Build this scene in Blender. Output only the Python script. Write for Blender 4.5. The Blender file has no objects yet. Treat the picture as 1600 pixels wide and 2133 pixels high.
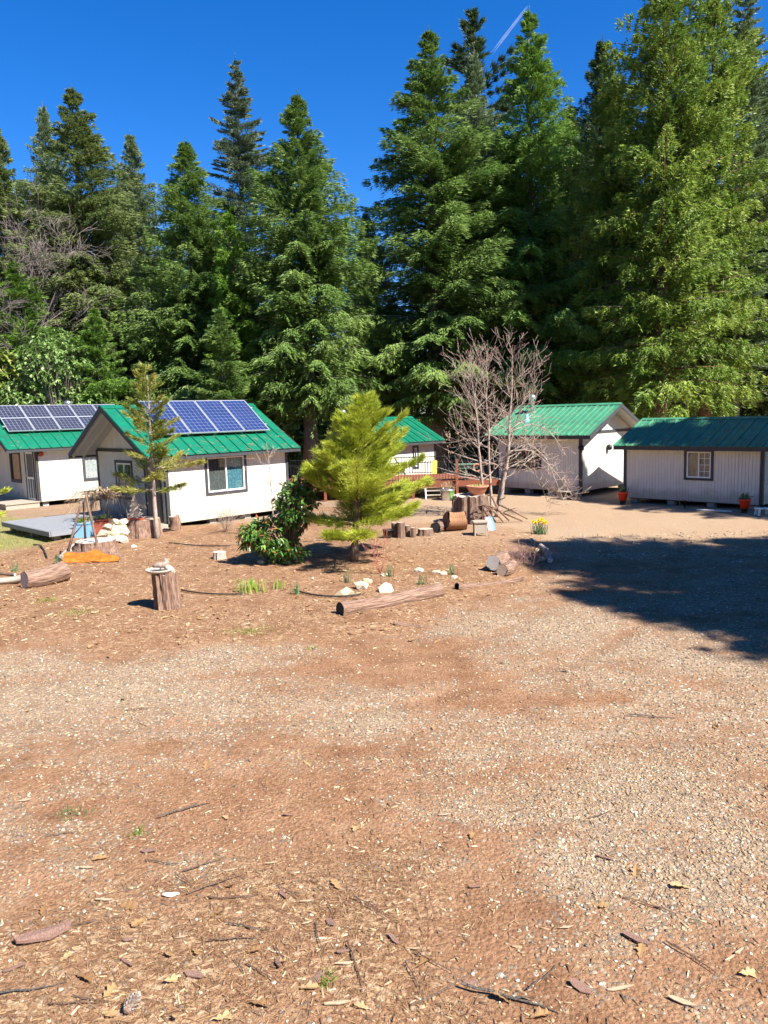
import bpy, math, random
import numpy as np
from mathutils import Vector, Matrix

# ------------------------------------------------------------------ camera, sky, sun
SC = bpy.context.scene
COL = SC.collection
PXW, PXH, FPX = 1600.0, 2133.0, 1600.0
CX, CY = 800.0, 1066.5
CAMH, HORIZON, ROLL = 3.3, 862.0, math.radians(1.65)
PITCH = math.atan((CY - HORIZON) / FPX)
R0 = np.array([1., 0, 0]); U0 = np.array([0, math.sin(PITCH), math.cos(PITCH)]); FW = np.array([0, math.cos(PITCH), -math.sin(PITCH)])
_c, _s = math.cos(ROLL), math.sin(ROLL)
RT = _c * R0 - _s * U0; UP = _s * R0 + _c * U0
CAM = np.array([0, 0, CAMH])
cd = bpy.data.cameras.new('camera'); co = bpy.data.objects.new('camera', cd); COL.objects.link(co)
cd.sensor_fit = 'HORIZONTAL'; cd.sensor_width = 36.0; cd.lens = 36.0 * FPX / PXW
cd.clip_start = 0.1; cd.clip_end = 20000
M = Matrix(((RT[0], UP[0], -FW[0], 0), (RT[1], UP[1], -FW[1], 0), (RT[2], UP[2], -FW[2], CAMH), (0, 0, 0, 1)))
co.matrix_world = M
SC.camera = co
SUN_AZ, SUN_EL = math.radians(130), math.radians(47)       # azimuth clockwise from the view direction (+Y)
SUNV = Vector((math.sin(SUN_AZ) * math.cos(SUN_EL), math.cos(SUN_AZ) * math.cos(SUN_EL), math.sin(SUN_EL)))
W = bpy.data.worlds.new('World'); SC.world = W; W.use_nodes = True
nt = W.node_tree; nt.nodes.clear()
sky = nt.nodes.new('ShaderNodeTexSky'); sky.sky_type = 'NISHITA'; sky.sun_disc = False
sky.sun_elevation = SUN_EL; sky.sun_rotation = SUN_AZ
sky.altitude = 900; sky.air_density = 1.0; sky.dust_density = 0.2; sky.ozone_density = 6.0
hs = nt.nodes.new('ShaderNodeHueSaturation'); hs.inputs['Saturation'].default_value = 1.3; hs.inputs['Hue'].default_value = 0.51; hs.inputs['Value'].default_value = 0.9
bg = nt.nodes.new('ShaderNodeBackground'); bg.inputs['Strength'].default_value = 0.088
wo = nt.nodes.new('ShaderNodeOutputWorld')
nt.links.new(sky.outputs[0], hs.inputs['Color']); nt.links.new(hs.outputs[0], bg.inputs['Color']); nt.links.new(bg.outputs[0], wo.inputs['Surface'])
sl = bpy.data.lights.new('sun', 'SUN'); sl.energy = 5.0; sl.angle = math.radians(0.53); sl.color = (1.0, 0.945, 0.865)
so = bpy.data.objects.new('sun', sl); COL.objects.link(so); so.rotation_mode = 'QUATERNION'
so.rotation_quaternion = SUNV.to_track_quat('Z', 'Y'); so.location = (30, -20, 60)
SC.view_settings.view_transform = 'Standard'; SC.view_settings.look = 'None'; SC.view_settings.gamma = 1.0
SC.view_settings.exposure = 1.42
SC.render.engine = 'CYCLES'
SC.cycles.max_bounces = 6; SC.cycles.transparent_max_bounces = 6; SC.cycles.diffuse_bounces = 4; SC.cycles.glossy_bounces = 2
SC.cycles.use_adaptive_sampling = True; SC.cycles.adaptive_threshold = 0.02

def ray(x, y):
    d = (x - CX) * RT - (y - CY) * UP + FPX * FW
    return d / np.linalg.norm(d)
def at(x, y, z=0.0):
    d = ray(x, y); return CAM + d * ((z - CAMH) / d[2])
def aty(x, y, Y):
    d = ray(x, y); return CAM + d * (Y / d[1])
def pxm(Y):                       # metres covered by one photo pixel at distance Y
    return Y / FPX

# ------------------------------------------------------------------ noise
_tab = np.random.RandomState(7).rand(256, 256)
def vnoise(x, y, o=0):
    x = np.asarray(x, float) + 31.7 * o; y = np.asarray(y, float) + 17.3 * o
    xi = np.floor(x).astype(int); yi = np.floor(y).astype(int); fx = x - xi; fy = y - yi
    fx = fx * fx * (3 - 2 * fx); fy = fy * fy * (3 - 2 * fy)
    a = _tab[xi & 255, yi & 255]; b = _tab[(xi + 1) & 255, yi & 255]; c = _tab[xi & 255, (yi + 1) & 255]; d = _tab[(xi + 1) & 255, (yi + 1) & 255]
    return (a * (1 - fx) + b * fx) * (1 - fy) + (c * (1 - fx) + d * fx) * fy
def fbm(x, y, o=0, n=4):
    r = 0; a = 0.5
    for i in range(n):
        r = r + a * vnoise(x * 2 ** i, y * 2 ** i, o + i); a *= 0.5
    return r / (1 - 0.5 ** n)
def sstep(a, b, x):
    t = np.clip((x - a) / (b - a), 0, 1); return t * t * (3 - 2 * t)

# ------------------------------------------------------------------ materials
def newmat(name):
    m = bpy.data.materials.new(name); m.use_nodes = True
    n = m.node_tree; p = n.nodes['Principled BSDF']
    return m, n, p
def nd(n, t, **k):
    o = n.nodes.new(t)
    for a, b in k.items():
        if a in o.inputs: o.inputs[a].default_value = b
        else: setattr(o, a, b)
    return o
def ramp(n, stops, fac):
    r = n.nodes.new('ShaderNodeValToRGB'); e = r.color_ramp.elements
    while len(e) < len(stops): e.new(0.5)
    for i, (p, c) in enumerate(stops):
        e[i].position = p; e[i].color = (*c, 1)
    n.links.new(fac, r.inputs[0]); return r
def mixc(n, a, b, fac, mode='MIX'):
    m = n.nodes.new('ShaderNodeMix'); m.data_type = 'RGBA'; m.blend_type = mode
    for sock, v in ((m.inputs[0], fac), (m.inputs[6], a), (m.inputs[7], b)):
        if hasattr(v, 'links'): n.links.new(v, sock)
        elif isinstance(v, tuple): sock.default_value = (*v, 1)
        else: sock.default_value = v
    return m.outputs[2]
def coords(n, scale=(1, 1, 1)):
    t = n.nodes.new('ShaderNodeTexCoord'); mp = n.nodes.new('ShaderNodeMapping'); mp.inputs['Scale'].default_value = scale
    n.links.new(t.outputs['Object'], mp.inputs[0]); return mp.outputs[0]
def noise(n, vec, scale, detail=4, rough=0.55):
    t = n.nodes.new('ShaderNodeTexNoise'); t.inputs['Scale'].default_value = scale; t.inputs['Detail'].default_value = detail; t.inputs['Roughness'].default_value = rough
    n.links.new(vec, t.inputs['Vector']); return t.outputs['Fac']
def bump(n, p, h, strength, dist=0.01):
    b = n.nodes.new('ShaderNodeBump'); b.inputs['Strength'].default_value = strength; b.inputs['Distance'].default_value = dist
    n.links.new(h, b.inputs['Height']); n.links.new(b.outputs[0], p.inputs['Normal'])
def paint(name, col, rough=0.6, var=0.12, metal=0.0, scale=3.0, grime=None, spec=0.4):
    m, n, p = newmat(name); v = coords(n)
    a = noise(n, v, scale, 6, 0.6)
    dk = tuple(c * (1 - var) for c in col); lt = tuple(min(1, c * (1 + var)) for c in col)
    r = ramp(n, [(0.3, dk), (0.7, lt)], a)
    n.links.new(r.outputs[0], p.inputs['Base Color']); p.inputs['Roughness'].default_value = rough; p.inputs['Metallic'].default_value = metal
    p.inputs['Specular IOR Level'].default_value = spec
    bump(n, p, noise(n, v, 60, 3), 0.12, 0.004)
    return m
def streaky(name, c0, c1, scale=(6, 6, 0.7), rough=0.85, b=0.6, dist=0.015, sc=6):     # bark and weathered wood, grain along local z
    m, n, p = newmat(name); v = coords(n, scale)
    a = noise(n, v, sc, 6, 0.65); r = ramp(n, [(0.3, c0), (0.68, c1)], a)
    n.links.new(r.outputs[0], p.inputs['Base Color']); p.inputs['Roughness'].default_value = rough; p.inputs['Specular IOR Level'].default_value = 0.15
    bump(n, p, a, b, dist); return m
def varmat(name, stops, rough=0.8, transl=0.0, spec=0.3, tcol=None):    # colour picked per face from the 'var' attribute
    m, n, p = newmat(name); at_ = n.nodes.new('ShaderNodeAttribute'); at_.attribute_name = 'var'
    r = ramp(n, stops, at_.outputs['Fac'])
    n.links.new(r.outputs[0], p.inputs['Base Color']); p.inputs['Roughness'].default_value = rough; p.inputs['Specular IOR Level'].default_value = spec
    if transl:
        t = n.nodes.new('ShaderNodeBsdfTranslucent'); mx = n.nodes.new('ShaderNodeMixShader'); mx.inputs[0].default_value = transl
        n.links.new(mixc(n, r.outputs[0], tcol or (0.75, 1.0, 0.35), 1.0, 'MULTIPLY') if tcol else r.outputs[0], t.inputs['Color'])
        out = n.nodes['Material Output']
        n.links.new(p.outputs[0], mx.inputs[1]); n.links.new(t.outputs[0], mx.inputs[2]); n.links.new(mx.outputs[0], out.inputs['Surface'])
    return m

def siding_mat():
    m, n, p = newmat('siding_paint'); v = coords(n); t = n.nodes.new('ShaderNodeTexCoord'); sx = n.nodes.new('ShaderNodeSeparateXYZ'); n.links.new(t.outputs['Object'], sx.inputs[0])
    base = ramp(n, [(0.3, (0.67, 0.635, 0.55)), (0.7, (0.73, 0.69, 0.60))], noise(n, v, 1.3, 6)).outputs[0]
    st = ramp(n, [(0.35, (0.85, 0.83, 0.8)), (0.6, (1.0, 1.0, 1.0))], noise(n, coords(n, (7, 7, 0.5)), 2.0, 5)).outputs[0]
    base = mixc(n, base, st, 0.55, 'MULTIPLY')
    a = nd(n, 'ShaderNodeMath', operation='MULTIPLY_ADD'); n.links.new(noise(n, v, 2.2, 6, 0.65), a.inputs[0]); a.inputs[1].default_value = -0.7; n.links.new(sx.outputs[2], a.inputs[2])
    f = ramp(n, [(0.0, (0.45, 0.45, 0.45)), (0.2, (0, 0, 0))], a.outputs[0]).outputs[0]
    n.links.new(mixc(n, base, (0.36, 0.235, 0.135), f), p.inputs['Base Color']); p.inputs['Roughness'].default_value = 0.75; p.inputs['Specular IOR Level'].default_value = 0.3
    bump(n, p, noise(n, coords(n, (9, 9, 0.6)), 8, 4), 0.15, 0.004); return m
MT = {}
MT['siding'] = siding_mat()
MT['siding_inner'] = paint('inner_board', (0.18, 0.17, 0.16), 0.9)
MT['trim'] = paint('charcoal_trim', (0.045, 0.047, 0.05), 0.6, 0.15)
MT['soffit'] = paint('soffit_paint', (0.5, 0.48, 0.45), 0.8, 0.08)
MT['roof'] = paint('green_roof_metal', (0.006, 0.135, 0.074), 0.36, 0.22, scale=2.2, spec=0.5)
MT['roof2'] = paint('green_roof_metal_faded', (0.055, 0.22, 0.125), 0.36, 0.22, scale=2.2, spec=0.5)
MT['steel'] = paint('galvanised_steel', (0.62, 0.63, 0.64), 0.35, 0.1, metal=0.9)
MT['alum'] = paint('aluminium_frame', (0.55, 0.56, 0.58), 0.4, 0.05, metal=0.6)
MT['vinyl'] = paint('white_vinyl', (0.8, 0.8, 0.78), 0.45, 0.03)
MT['dark'] = paint('dark_interior', (0.03, 0.028, 0.026), 0.9)
MT['concrete'] = paint('concrete_block', (0.35, 0.34, 0.32), 0.9, 0.2, scale=9)
MT['lumber'] = streaky('weathered_lumber', (0.26, 0.22, 0.17), (0.42, 0.36, 0.29), (1.5, 14, 14), 0.85, 0.3, 0.004)
MT['deckred'] = streaky('redwood_stain', (0.16, 0.055, 0.032), (0.25, 0.09, 0.05), (1.5, 10, 10), 0.75, 0.3, 0.004)
MT['deckgrey'] = streaky('grey_deck_paint', (0.19, 0.20, 0.215), (0.25, 0.26, 0.275), (1.0, 9, 9), 0.7, 0.2, 0.003)
MT['blackmetal'] = paint('black_metal', (0.018, 0.018, 0.02), 0.45, 0.1, metal=0.3)
MT['bark'] = streaky('brown_bark', (0.075, 0.045, 0.032), (0.27, 0.18, 0.135), (5, 5, 0.8), 0.95, 1.0, 0.03)
MT['bark_grey'] = streaky('grey_fir_bark', (0.05, 0.042, 0.036), (0.22, 0.19, 0.165), (4, 4, 0.7), 0.95, 1.0, 0.04)
MT['bark_cedar'] = streaky('cinnamon_cedar_bark', (0.09, 0.05, 0.034), (0.27, 0.165, 0.115), (7, 7, 0.4), 0.95, 1.0, 0.03)
MT['bark_log'] = streaky('stripped_log_bark', (0.085, 0.045, 0.03), (0.40, 0.26, 0.19), (7, 7, 0.7), 0.95, 1.0, 0.045, 5)
MT['bark_pale'] = streaky('pale_twig_bark', (0.20, 0.15, 0.12), (0.44, 0.36, 0.30), (5, 5, 1.2), 0.85, 0.4, 0.01)
MT['twig_red'] = paint('reddish_twig', (0.30, 0.17, 0.14), 0.8, 0.25)
MT['redtwig'] = paint('red_dogwood_twig', (0.26, 0.07, 0.05), 0.7, 0.2)
MT['twig_dry'] = paint('dry_straw_twig', (0.36, 0.25, 0.15), 0.85, 0.35)
MT['wood_grey'] = streaky('silver_driftwood', (0.27, 0.22, 0.18), (0.50, 0.43, 0.36), (5, 5, 0.8), 0.9, 0.6, 0.01)
def ringwood(name, c0, c1, c2, sc=9):
    m, n, p = newmat(name); t = n.nodes.new('ShaderNodeTexCoord')
    w = nd(n, 'ShaderNodeTexWave', wave_type='RINGS', rings_direction='SPHERICAL'); w.inputs['Scale'].default_value = sc; w.inputs['Distortion'].default_value = 5.0; w.inputs['Detail'].default_value = 3
    n.links.new(t.outputs['Object'], w.inputs['Vector'])
    r = ramp(n, [(0.0, c0), (0.5, c1), (1.0, c2)], w.outputs['Fac'])
    k = noise(n, t.outputs['Object'], 5, 5)
    n.links.new(mixc(n, r.outputs[0], c0, ramp(n, [(0.5, (0, 0, 0)), (0.75, (0.8, 0.8, 0.8))], k).outputs[0]), p.inputs['Base Color'])
    p.inputs['Roughness'].default_value = 0.85; bump(n, p, w.outputs['Fac'], 0.3, 0.004); return m
MT['endgrain'] = ringwood('pale_end_grain', (0.36, 0.26, 0.18), (0.55, 0.44, 0.33), (0.48, 0.36, 0.25))
MT['endgrey'] = ringwood('grey_end_grain', (0.42, 0.38, 0.34), (0.60, 0.56, 0.50), (0.50, 0.45, 0.40))
MT['orange'] = streaky('oiled_orange_slab', (0.40, 0.075, 0.010), (0.68, 0.21, 0.035), (2.2, 2, 5), 0.55, 0.25, 0.004, 3)
MT['orangelog'] = ringwood('weathered_orange_wood', (0.20, 0.085, 0.04), (0.34, 0.17, 0.075), (0.24, 0.125, 0.07), 6)
MT['terracotta'] = paint('terracotta', (0.46, 0.19, 0.115), 0.85, 0.12)
MT['redpot'] = paint('red_plastic', (0.75, 0.06, 0.025), 0.45, 0.06)
MT['redbrick'] = paint('red_painted_wood', (0.36, 0.085, 0.045), 0.8, 0.2)
MT['bluetub'] = paint('pale_blue_plastic', (0.20, 0.42, 0.68), 0.5, 0.08)
MT['yellow'] = paint('yellow_cloth', (0.75, 0.55, 0.12), 0.8, 0.08)
MT['petal'] = paint('daffodil_yellow', (0.85, 0.60, 0.02), 0.6, 0.06)
MT['flagblue'] = paint('flag_blue', (0.12, 0.28, 0.62), 0.8, 0.05); MT['flagwhite'] = paint('flag_white', (0.78, 0.76, 0.74), 0.8, 0.05); MT['flagpink'] = paint('flag_pink', (0.72, 0.32, 0.34), 0.8, 0.05)
MT['rock'] = paint('pale_quartz_rock', (0.55, 0.48, 0.35), 0.85, 0.22, scale=8)
MT['rock2'] = paint('cream_rock', (0.50, 0.41, 0.26), 0.85, 0.25, scale=8)
MT['hose'] = paint('black_drip_hose', (0.022, 0.02, 0.02), 0.5, 0.2)
MT['limebag'] = paint('lime_green_plastic', (0.25, 0.62, 0.10), 0.45, 0.1)
MT['greenbox'] = paint('faded_green_box', (0.14, 0.24, 0.17), 0.7, 0.15)
MT['door'] = paint('taupe_door_paint', (0.20, 0.16, 0.13), 0.6, 0.08)
MT['backsheet'] = paint('panel_backsheet', (0.36, 0.38, 0.43), 0.35, 0.03)
MT['cells'] = paint('navy_solar_cell', (0.03, 0.033, 0.055), 0.2, 0.15, scale=1.5, spec=0.6)
MT['cells2'] = paint('blue_solar_cell', (0.018, 0.034, 0.115), 0.2, 0.15, scale=1.5, spec=0.6)
MT['lace'] = paint('grey_lace_curtain', (0.50, 0.49, 0.50), 0.9, 0.35, scale=22)
MT['tancurtain'] = paint('tan_curtain', (0.46, 0.38, 0.26), 0.9, 0.18, scale=6)
MT['screen'] = paint('grey_insect_screen', (0.12, 0.12, 0.125), 0.7, 0.1)
def curtain_pattern(name, c0, c1):
    m, n, p = newmat(name); v = coords(n, (1, 1, 1))
    b = nd(n, 'ShaderNodeTexVoronoi', feature='DISTANCE_TO_EDGE'); b.inputs['Scale'].default_value = 17; n.links.new(v, b.inputs['Vector'])
    n.links.new(ramp(n, [(0.06, c1), (0.14, c0)], b.outputs['Distance']).outputs[0], p.inputs['Base Color']); p.inputs['Roughness'].default_value = 0.9; return m
MT['teal'] = curtain_pattern('teal_patterned_curtain', (0.025, 0.13, 0.19), (0.14, 0.32, 0.38))
MT['greycurtain'] = curtain_pattern('grey_patterned_curtain', (0.075, 0.078, 0.08), (0.13, 0.14, 0.14))
def glass():
    m, n, p = newmat('window_glass'); out = n.nodes['Material Output']; n.nodes.remove(p)
    tr = nd(n, 'ShaderNodeBsdfTransparent', Color=(0.9, 0.93, 0.92, 1)); gl = nd(n, 'ShaderNodeBsdfGlossy', Roughness=0.02)
    fr = nd(n, 'ShaderNodeLayerWeight', Blend=0.2); mx = n.nodes.new('ShaderNodeMixShader')
    ma = nd(n, 'ShaderNodeMath', operation='MULTIPLY_ADD'); n.links.new(fr.outputs['Facing'], ma.inputs[0]); ma.inputs[1].default_value = 0.45; ma.inputs[2].default_value = 0.035
    n.links.new(ma.outputs[0], mx.inputs[0]); n.links.new(tr.outputs[0], mx.inputs[1]); n.links.new(gl.outputs[0], mx.inputs[2]); n.links.new(mx.outputs[0], out.inputs['Surface'])
    return m
MT['glass'] = glass()
# foliage (per-face variation in 'var')
def leafm(name, a, b, c, transl=0.24, rough=0.55, spec=0.35): return varmat(name, [(0.0, a), (0.5, b), (1.0, c)], rough, transl, spec)
MT['fir'] = leafm('fir_needles', (0.066, 0.120, 0.026), (0.144, 0.240, 0.050), (0.252, 0.342, 0.090))
MT['fir_olive'] = leafm('olive_fir_needles', (0.081, 0.124, 0.034), (0.155, 0.205, 0.057), (0.247, 0.293, 0.101))
MT['fir_bright'] = leafm('bright_fir_needles', (0.078, 0.156, 0.024), (0.156, 0.282, 0.043), (0.258, 0.372, 0.084))
MT['fir_grey'] = leafm('grey_green_needles', (0.083, 0.129, 0.057), (0.159, 0.218, 0.099), (0.247, 0.310, 0.161))
MT['spruce'] = leafm('blue_green_needles', (0.062, 0.102, 0.060), (0.126, 0.174, 0.098), (0.228, 0.270, 0.168))
MT['pine'] = leafm('pine_and_shaded_fir_needles', (0.030, 0.057, 0.018), (0.057, 0.098, 0.030), (0.103, 0.149, 0.052))  # own dark green of the pine; also painted shade on the shaded firs
MT['cedar'] = leafm('yellow_green_cedar', (0.085, 0.15, 0.018), (0.17, 0.26, 0.034), (0.33, 0.4, 0.07), 0.25)
MT['cedar_b'] = leafm('lime_cedar', (0.072, 0.158, 0.017), (0.144, 0.274, 0.031), (0.230, 0.360, 0.058), 0.35)
MT['madrone'] = leafm('glossy_light_leaves', (0.088, 0.165, 0.033), (0.176, 0.286, 0.072), (0.308, 0.418, 0.143), 0.25, 0.35, 0.5)
MT['photinia'] = varmat('glossy_photinia_leaves', [(0.0, (0.045, 0.11, 0.022)), (0.6, (0.11, 0.23, 0.04)), (0.9, (0.19, 0.32, 0.065)), (0.93, (0.36, 0.12, 0.04)), (1.0, (0.34, 0.08, 0.03))], 0.25, 0.2, 0.5)
MT['youngpine'] = leafm('yellow_green_long_needles', (0.20, 0.26, 0.018), (0.37, 0.43, 0.035), (0.55, 0.58, 0.09), 0.35)
MT['sapling'] = leafm('rusty_green_needles', (0.12, 0.155, 0.02), (0.21, 0.245, 0.04), (0.38, 0.33, 0.075), 0.3)
MT['lawn'] = leafm('spring_grass', (0.10, 0.17, 0.02), (0.19, 0.26, 0.04), (0.34, 0.34, 0.10), 0.3)
MT['blade'] = leafm('iris_leaf', (0.13, 0.22, 0.03), (0.24, 0.34, 0.05), (0.36, 0.44, 0.10), 0.3)
MT['daffleaf'] = leafm('daffodil_leaf', (0.05, 0.12, 0.05), (0.09, 0.18, 0.07), (0.14, 0.24, 0.10), 0.25)
MT['stones'] = varmat('gravel_stones', [(0.0, (0.121, 0.105, 0.089)), (0.2, (0.211, 0.165, 0.116)), (0.5, (0.311, 0.226, 0.140)), (0.78, (0.381, 0.251, 0.131)), (0.92, (0.431, 0.372, 0.280)), (1.0, (0.602, 0.552, 0.457))], 0.85)
MT['chips'] = varmat('wood_chip_flakes', [(0.0, (0.133, 0.077, 0.045)), (0.4, (0.266, 0.158, 0.090)), (0.75, (0.409, 0.282, 0.162)), (1.0, (0.613, 0.491, 0.314))], 0.85)
MT['needles'] = varmat('dry_needles', [(0.0, (0.125, 0.068, 0.036)), (0.5, (0.271, 0.155, 0.077)), (1.0, (0.407, 0.271, 0.135))], 0.8)
MT['dryleaf'] = varmat('dry_oak_leaf', [(0.0, (0.216, 0.117, 0.050)), (0.5, (0.342, 0.203, 0.088)), (1.0, (0.450, 0.306, 0.151))], 0.75, 0.15)
MT['whitechip'] = paint('split_white_wood', (0.40, 0.29, 0.185), 0.85, 0.15, scale=12)
MT['barkchip'] = streaky('reddish_bark_chip', (0.14, 0.075, 0.055), (0.32, 0.20, 0.155), (8, 2, 8), 0.95, 0.8, 0.01)

# ------------------------------------------------------------------ mesh helpers
class MB:
    def __init__(s, fn=None): s.v = []; s.f = []; s.fn = fn
    def add(s, pts, faces):
        o = len(s.v)
        s.v += [tuple(s.fn(*p)) if s.fn else (float(p[0]), float(p[1]), float(p[2])) for p in pts]
        s.f += [tuple(i + o for i in f) for f in faces]
        return s
    def box(s, x0, x1, y0, y1, z0, z1):
        return s.add([(x0, y0, z0), (x1, y0, z0), (x1, y1, z0), (x0, y1, z0), (x0, y0, z1), (x1, y0, z1), (x1, y1, z1), (x0, y1, z1)],
                     [(0, 3, 2, 1), (4, 5, 6, 7), (0, 1, 5, 4), (1, 2, 6, 5), (2, 3, 7, 6), (3, 0, 4, 7)])
    def hexa(s, p): return s.add(p, [(0, 3, 2, 1), (4, 5, 6, 7), (0, 1, 5, 4), (1, 2, 6, 5), (2, 3, 7, 6), (3, 0, 4, 7)])
    def beam(s, a, b, w, h, up=(0, 0, 1)):
        a = Vector(a); b = Vector(b); d = (b - a).normalized(); u = Vector(up); sd = d.cross(u)
        if sd.length < 1e-4: sd = d.cross(Vector((0, 1, 0)))
        sd.normalize(); u = sd.cross(d).normalized(); sd = sd * w / 2; u = u * h / 2
        return s.hexa([a - sd - u, a + sd - u, b + sd - u, b - sd - u, a - sd + u, a + sd + u, b + sd + u, b - sd + u])
    def tube(s, pts, rad, n=8, caps=True, jit=None):
        pts = [Vector(p) for p in pts]; m = len(pts)
        if not hasattr(rad, '__len__'): rad = [rad] * m
        vs = []; fs = []; ref = None
        for i, p in enumerate(pts):
            d = (pts[min(i + 1, m - 1)] - pts[max(i - 1, 0)]).normalized()
            if ref is None: ref = Vector((1, 0, 0)) if abs(d.x) < 0.8 else Vector((0, 1, 0))
            a = (ref - d * ref.dot(d)).normalized(); b = d.cross(a); ref = a
            for k in range(n):
                t = 2 * math.pi * k / n; r = rad[i] * (jit[i % len(jit)][k % n] if jit is not None else 1)
                vs.append(p + a * (math.cos(t) * r) + b * (math.sin(t) * r))
        for i in range(m - 1):
            for k in range(n):
                k2 = (k + 1) % n; fs.append((i * n + k, i * n + k2, (i + 1) * n + k2, (i + 1) * n + k))
        if caps: fs.append(tuple(range(n - 1, -1, -1))); fs.append(tuple((m - 1) * n + k for k in range(n)))
        return s.add(vs, fs)
    def lathe(s, prof, n=20, c=(0, 0, 0), closed=False):
        vs = []; fs = []
        for r, z in prof:
            for k in range(n):
                t = 2 * math.pi * k / n; vs.append((c[0] + r * math.cos(t), c[1] + r * math.sin(t), c[2] + z))
        for i in range(len(prof) - 1):
            for k in range(n):
                k2 = (k + 1) % n; fs.append((i * n + k, i * n + k2, (i + 1) * n + k2, (i + 1) * n + k))
        if closed: fs.append(tuple(range(n - 1, -1, -1))); fs.append(tuple((len(prof) - 1) * n + k for k in range(n)))
        return s.add(vs, fs)
    def prism(s, poly, fn, t0, t1):        # poly in 2-D, fn(u,v,t) -> point
        n = len(poly)
        return s.add([fn(u, v, t0) for u, v in poly] + [fn(u, v, t1) for u, v in poly],
                     [tuple(range(n)), tuple(range(2 * n - 1, n - 1, -1))] + [(i, (i + 1) % n, n + (i + 1) % n, n + i) for i in range(n)])
    def build(s, name, mat, parent=None, smooth=False, loc=None):
        me = bpy.data.meshes.new(name); me.from_pydata([tuple(p) for p in s.v], [], s.f); me.update()
        me.materials.append(MT[mat] if isinstance(mat, str) else mat)
        if smooth: me.polygons.foreach_set('use_smooth', [True] * len(me.polygons))
        return link(name, me, parent, loc)
def link(name, me, parent=None, loc=None):
    o = bpy.data.objects.new(name, me); COL.objects.link(o)
    if parent is not None: o.parent = parent
    if loc is not None: o.location = loc
    return o
def tag(o, label, cat, group=None, kind=None):
    o['label'] = label
    if cat: o['category'] = cat
    if group: o['group'] = group
    if kind: o['kind'] = kind
    return o
def thing(name, label, cat, loc=(0, 0, 0), rotz=0.0, group=None):
    o = bpy.data.objects.new(name, None); COL.objects.link(o); o.empty_display_size = 0.2
    o.location = [float(v) for v in loc]; o.rotation_euler = (0, 0, rotz)
    return tag(o, label, cat, group)
def copyobj(o, parent=None):
    c = o.copy(); COL.objects.link(c); c.parent = parent; return c
def mass(name, V, F, mat, var=None, parent=None):
    V = np.ascontiguousarray(V, np.float32); F = np.ascontiguousarray(F, np.int32); k = F.shape[1]
    me = bpy.data.meshes.new(name); me.vertices.add(len(V)); me.vertices.foreach_set('co', V.ravel())
    me.loops.add(F.size); me.loops.foreach_set('vertex_index', F.ravel())
    me.polygons.add(len(F)); me.polygons.foreach_set('loop_start', np.arange(len(F), dtype=np.int32) * k)
    me.update(calc_edges=True)
    if var is not None:
        a = me.attributes.new('var', 'FLOAT', 'FACE'); a.data.foreach_set('value', np.ascontiguousarray(var, np.float32))
    me.materials.append(MT[mat] if isinstance(mat, str) else mat)
    return link(name, me, parent)
def nrm(a): return a / np.maximum(np.linalg.norm(a, axis=-1, keepdims=True), 1e-9)
def kites(P, D, N, L, Wd, back=0.0):    # leaf-shaped quads
    D = nrm(D); S = nrm(np.cross(D, N)); L = np.asarray(L)[:, None]; Wd = np.asarray(Wd)[:, None]
    V = np.stack([P, P + D * L * 0.45 + S * Wd, P + D * L, P + D * L * 0.45 - S * Wd], 1).reshape(-1, 3)
    return V, np.arange(len(P) * 4).reshape(-1, 4)
def tris(P, D, N, L, Wd):
    D = nrm(D); S = nrm(np.cross(D, N)); L = np.asarray(L)[:, None]; Wd = np.asarray(Wd)[:, None]
    V = np.stack([P + S * Wd, P - S * Wd, P + D * L], 1).reshape(-1, 3)
    return V, np.arange(len(P) * 3).reshape(-1, 3)
def bladesq(P, D, N, L, Wd):            # narrow tapering strips
    D = nrm(D); S = nrm(np.cross(D, N)); L = np.asarray(L)[:, None]; Wd = np.asarray(Wd)[:, None]
    V = np.stack([P + S * Wd, P - S * Wd, P + D * L - S * Wd * 0.4, P + D * L + S * Wd * 0.4], 1).reshape(-1, 3)
    return V, np.arange(len(P) * 4).reshape(-1, 4)
def rotm(rs, n, tilt=math.pi):          # random rotation matrices; tilt limits the lean
    a = rs.rand(n) * 2 * math.pi; b = (rs.rand(n) - 0.5) * 2 * tilt; c = (rs.rand(n) - 0.5) * 2 * tilt
    ca, sa, cb, sb, cc, sc_ = np.cos(a), np.sin(a), np.cos(b), np.sin(b), np.cos(c), np.sin(c)
    z = np.zeros(n); o = np.ones(n)
    Rz = np.stack([ca, -sa, z, sa, ca, z, z, z, o], 1).reshape(-1, 3, 3)
    Rx = np.stack([o, z, z, z, cb, -sb, z, sb, cb], 1).reshape(-1, 3, 3)
    Ry = np.stack([cc, z, sc_, z, o, z, -sc_, z, cc], 1).reshape(-1, 3, 3)
    return Rz @ Rx @ Ry
def scatter(name, variants, P, S, rs, mat, tilt=0.3, parent=None, var=None):
    Vs = []; Fs = []; vv = []; off = 0; n = len(P); which = rs.randint(len(variants), size=n); R = rotm(rs, n, tilt)
    var = rs.rand(n) if var is None else var
    for k, (bv, bf) in enumerate(variants):
        ix = np.nonzero(which == k)[0]; bv = np.asarray(bv, float); bf = np.asarray(bf)
        loc = bv[None] * S[ix][:, None, :]
        w = np.einsum('nij,nkj->nki', R[ix], loc) + P[ix][:, None, :]
        Vs.append(w.reshape(-1, 3)); Fs.append((bf[None] + (np.arange(len(ix)) * len(bv))[:, None, None] + off).reshape(-1, bf.shape[1]))
        vv.append(np.repeat(var[ix], len(bf))); off += len(ix) * len(bv)
    return mass(name, np.concatenate(Vs), np.concatenate(Fs), mat, np.concatenate(vv), parent)

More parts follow.
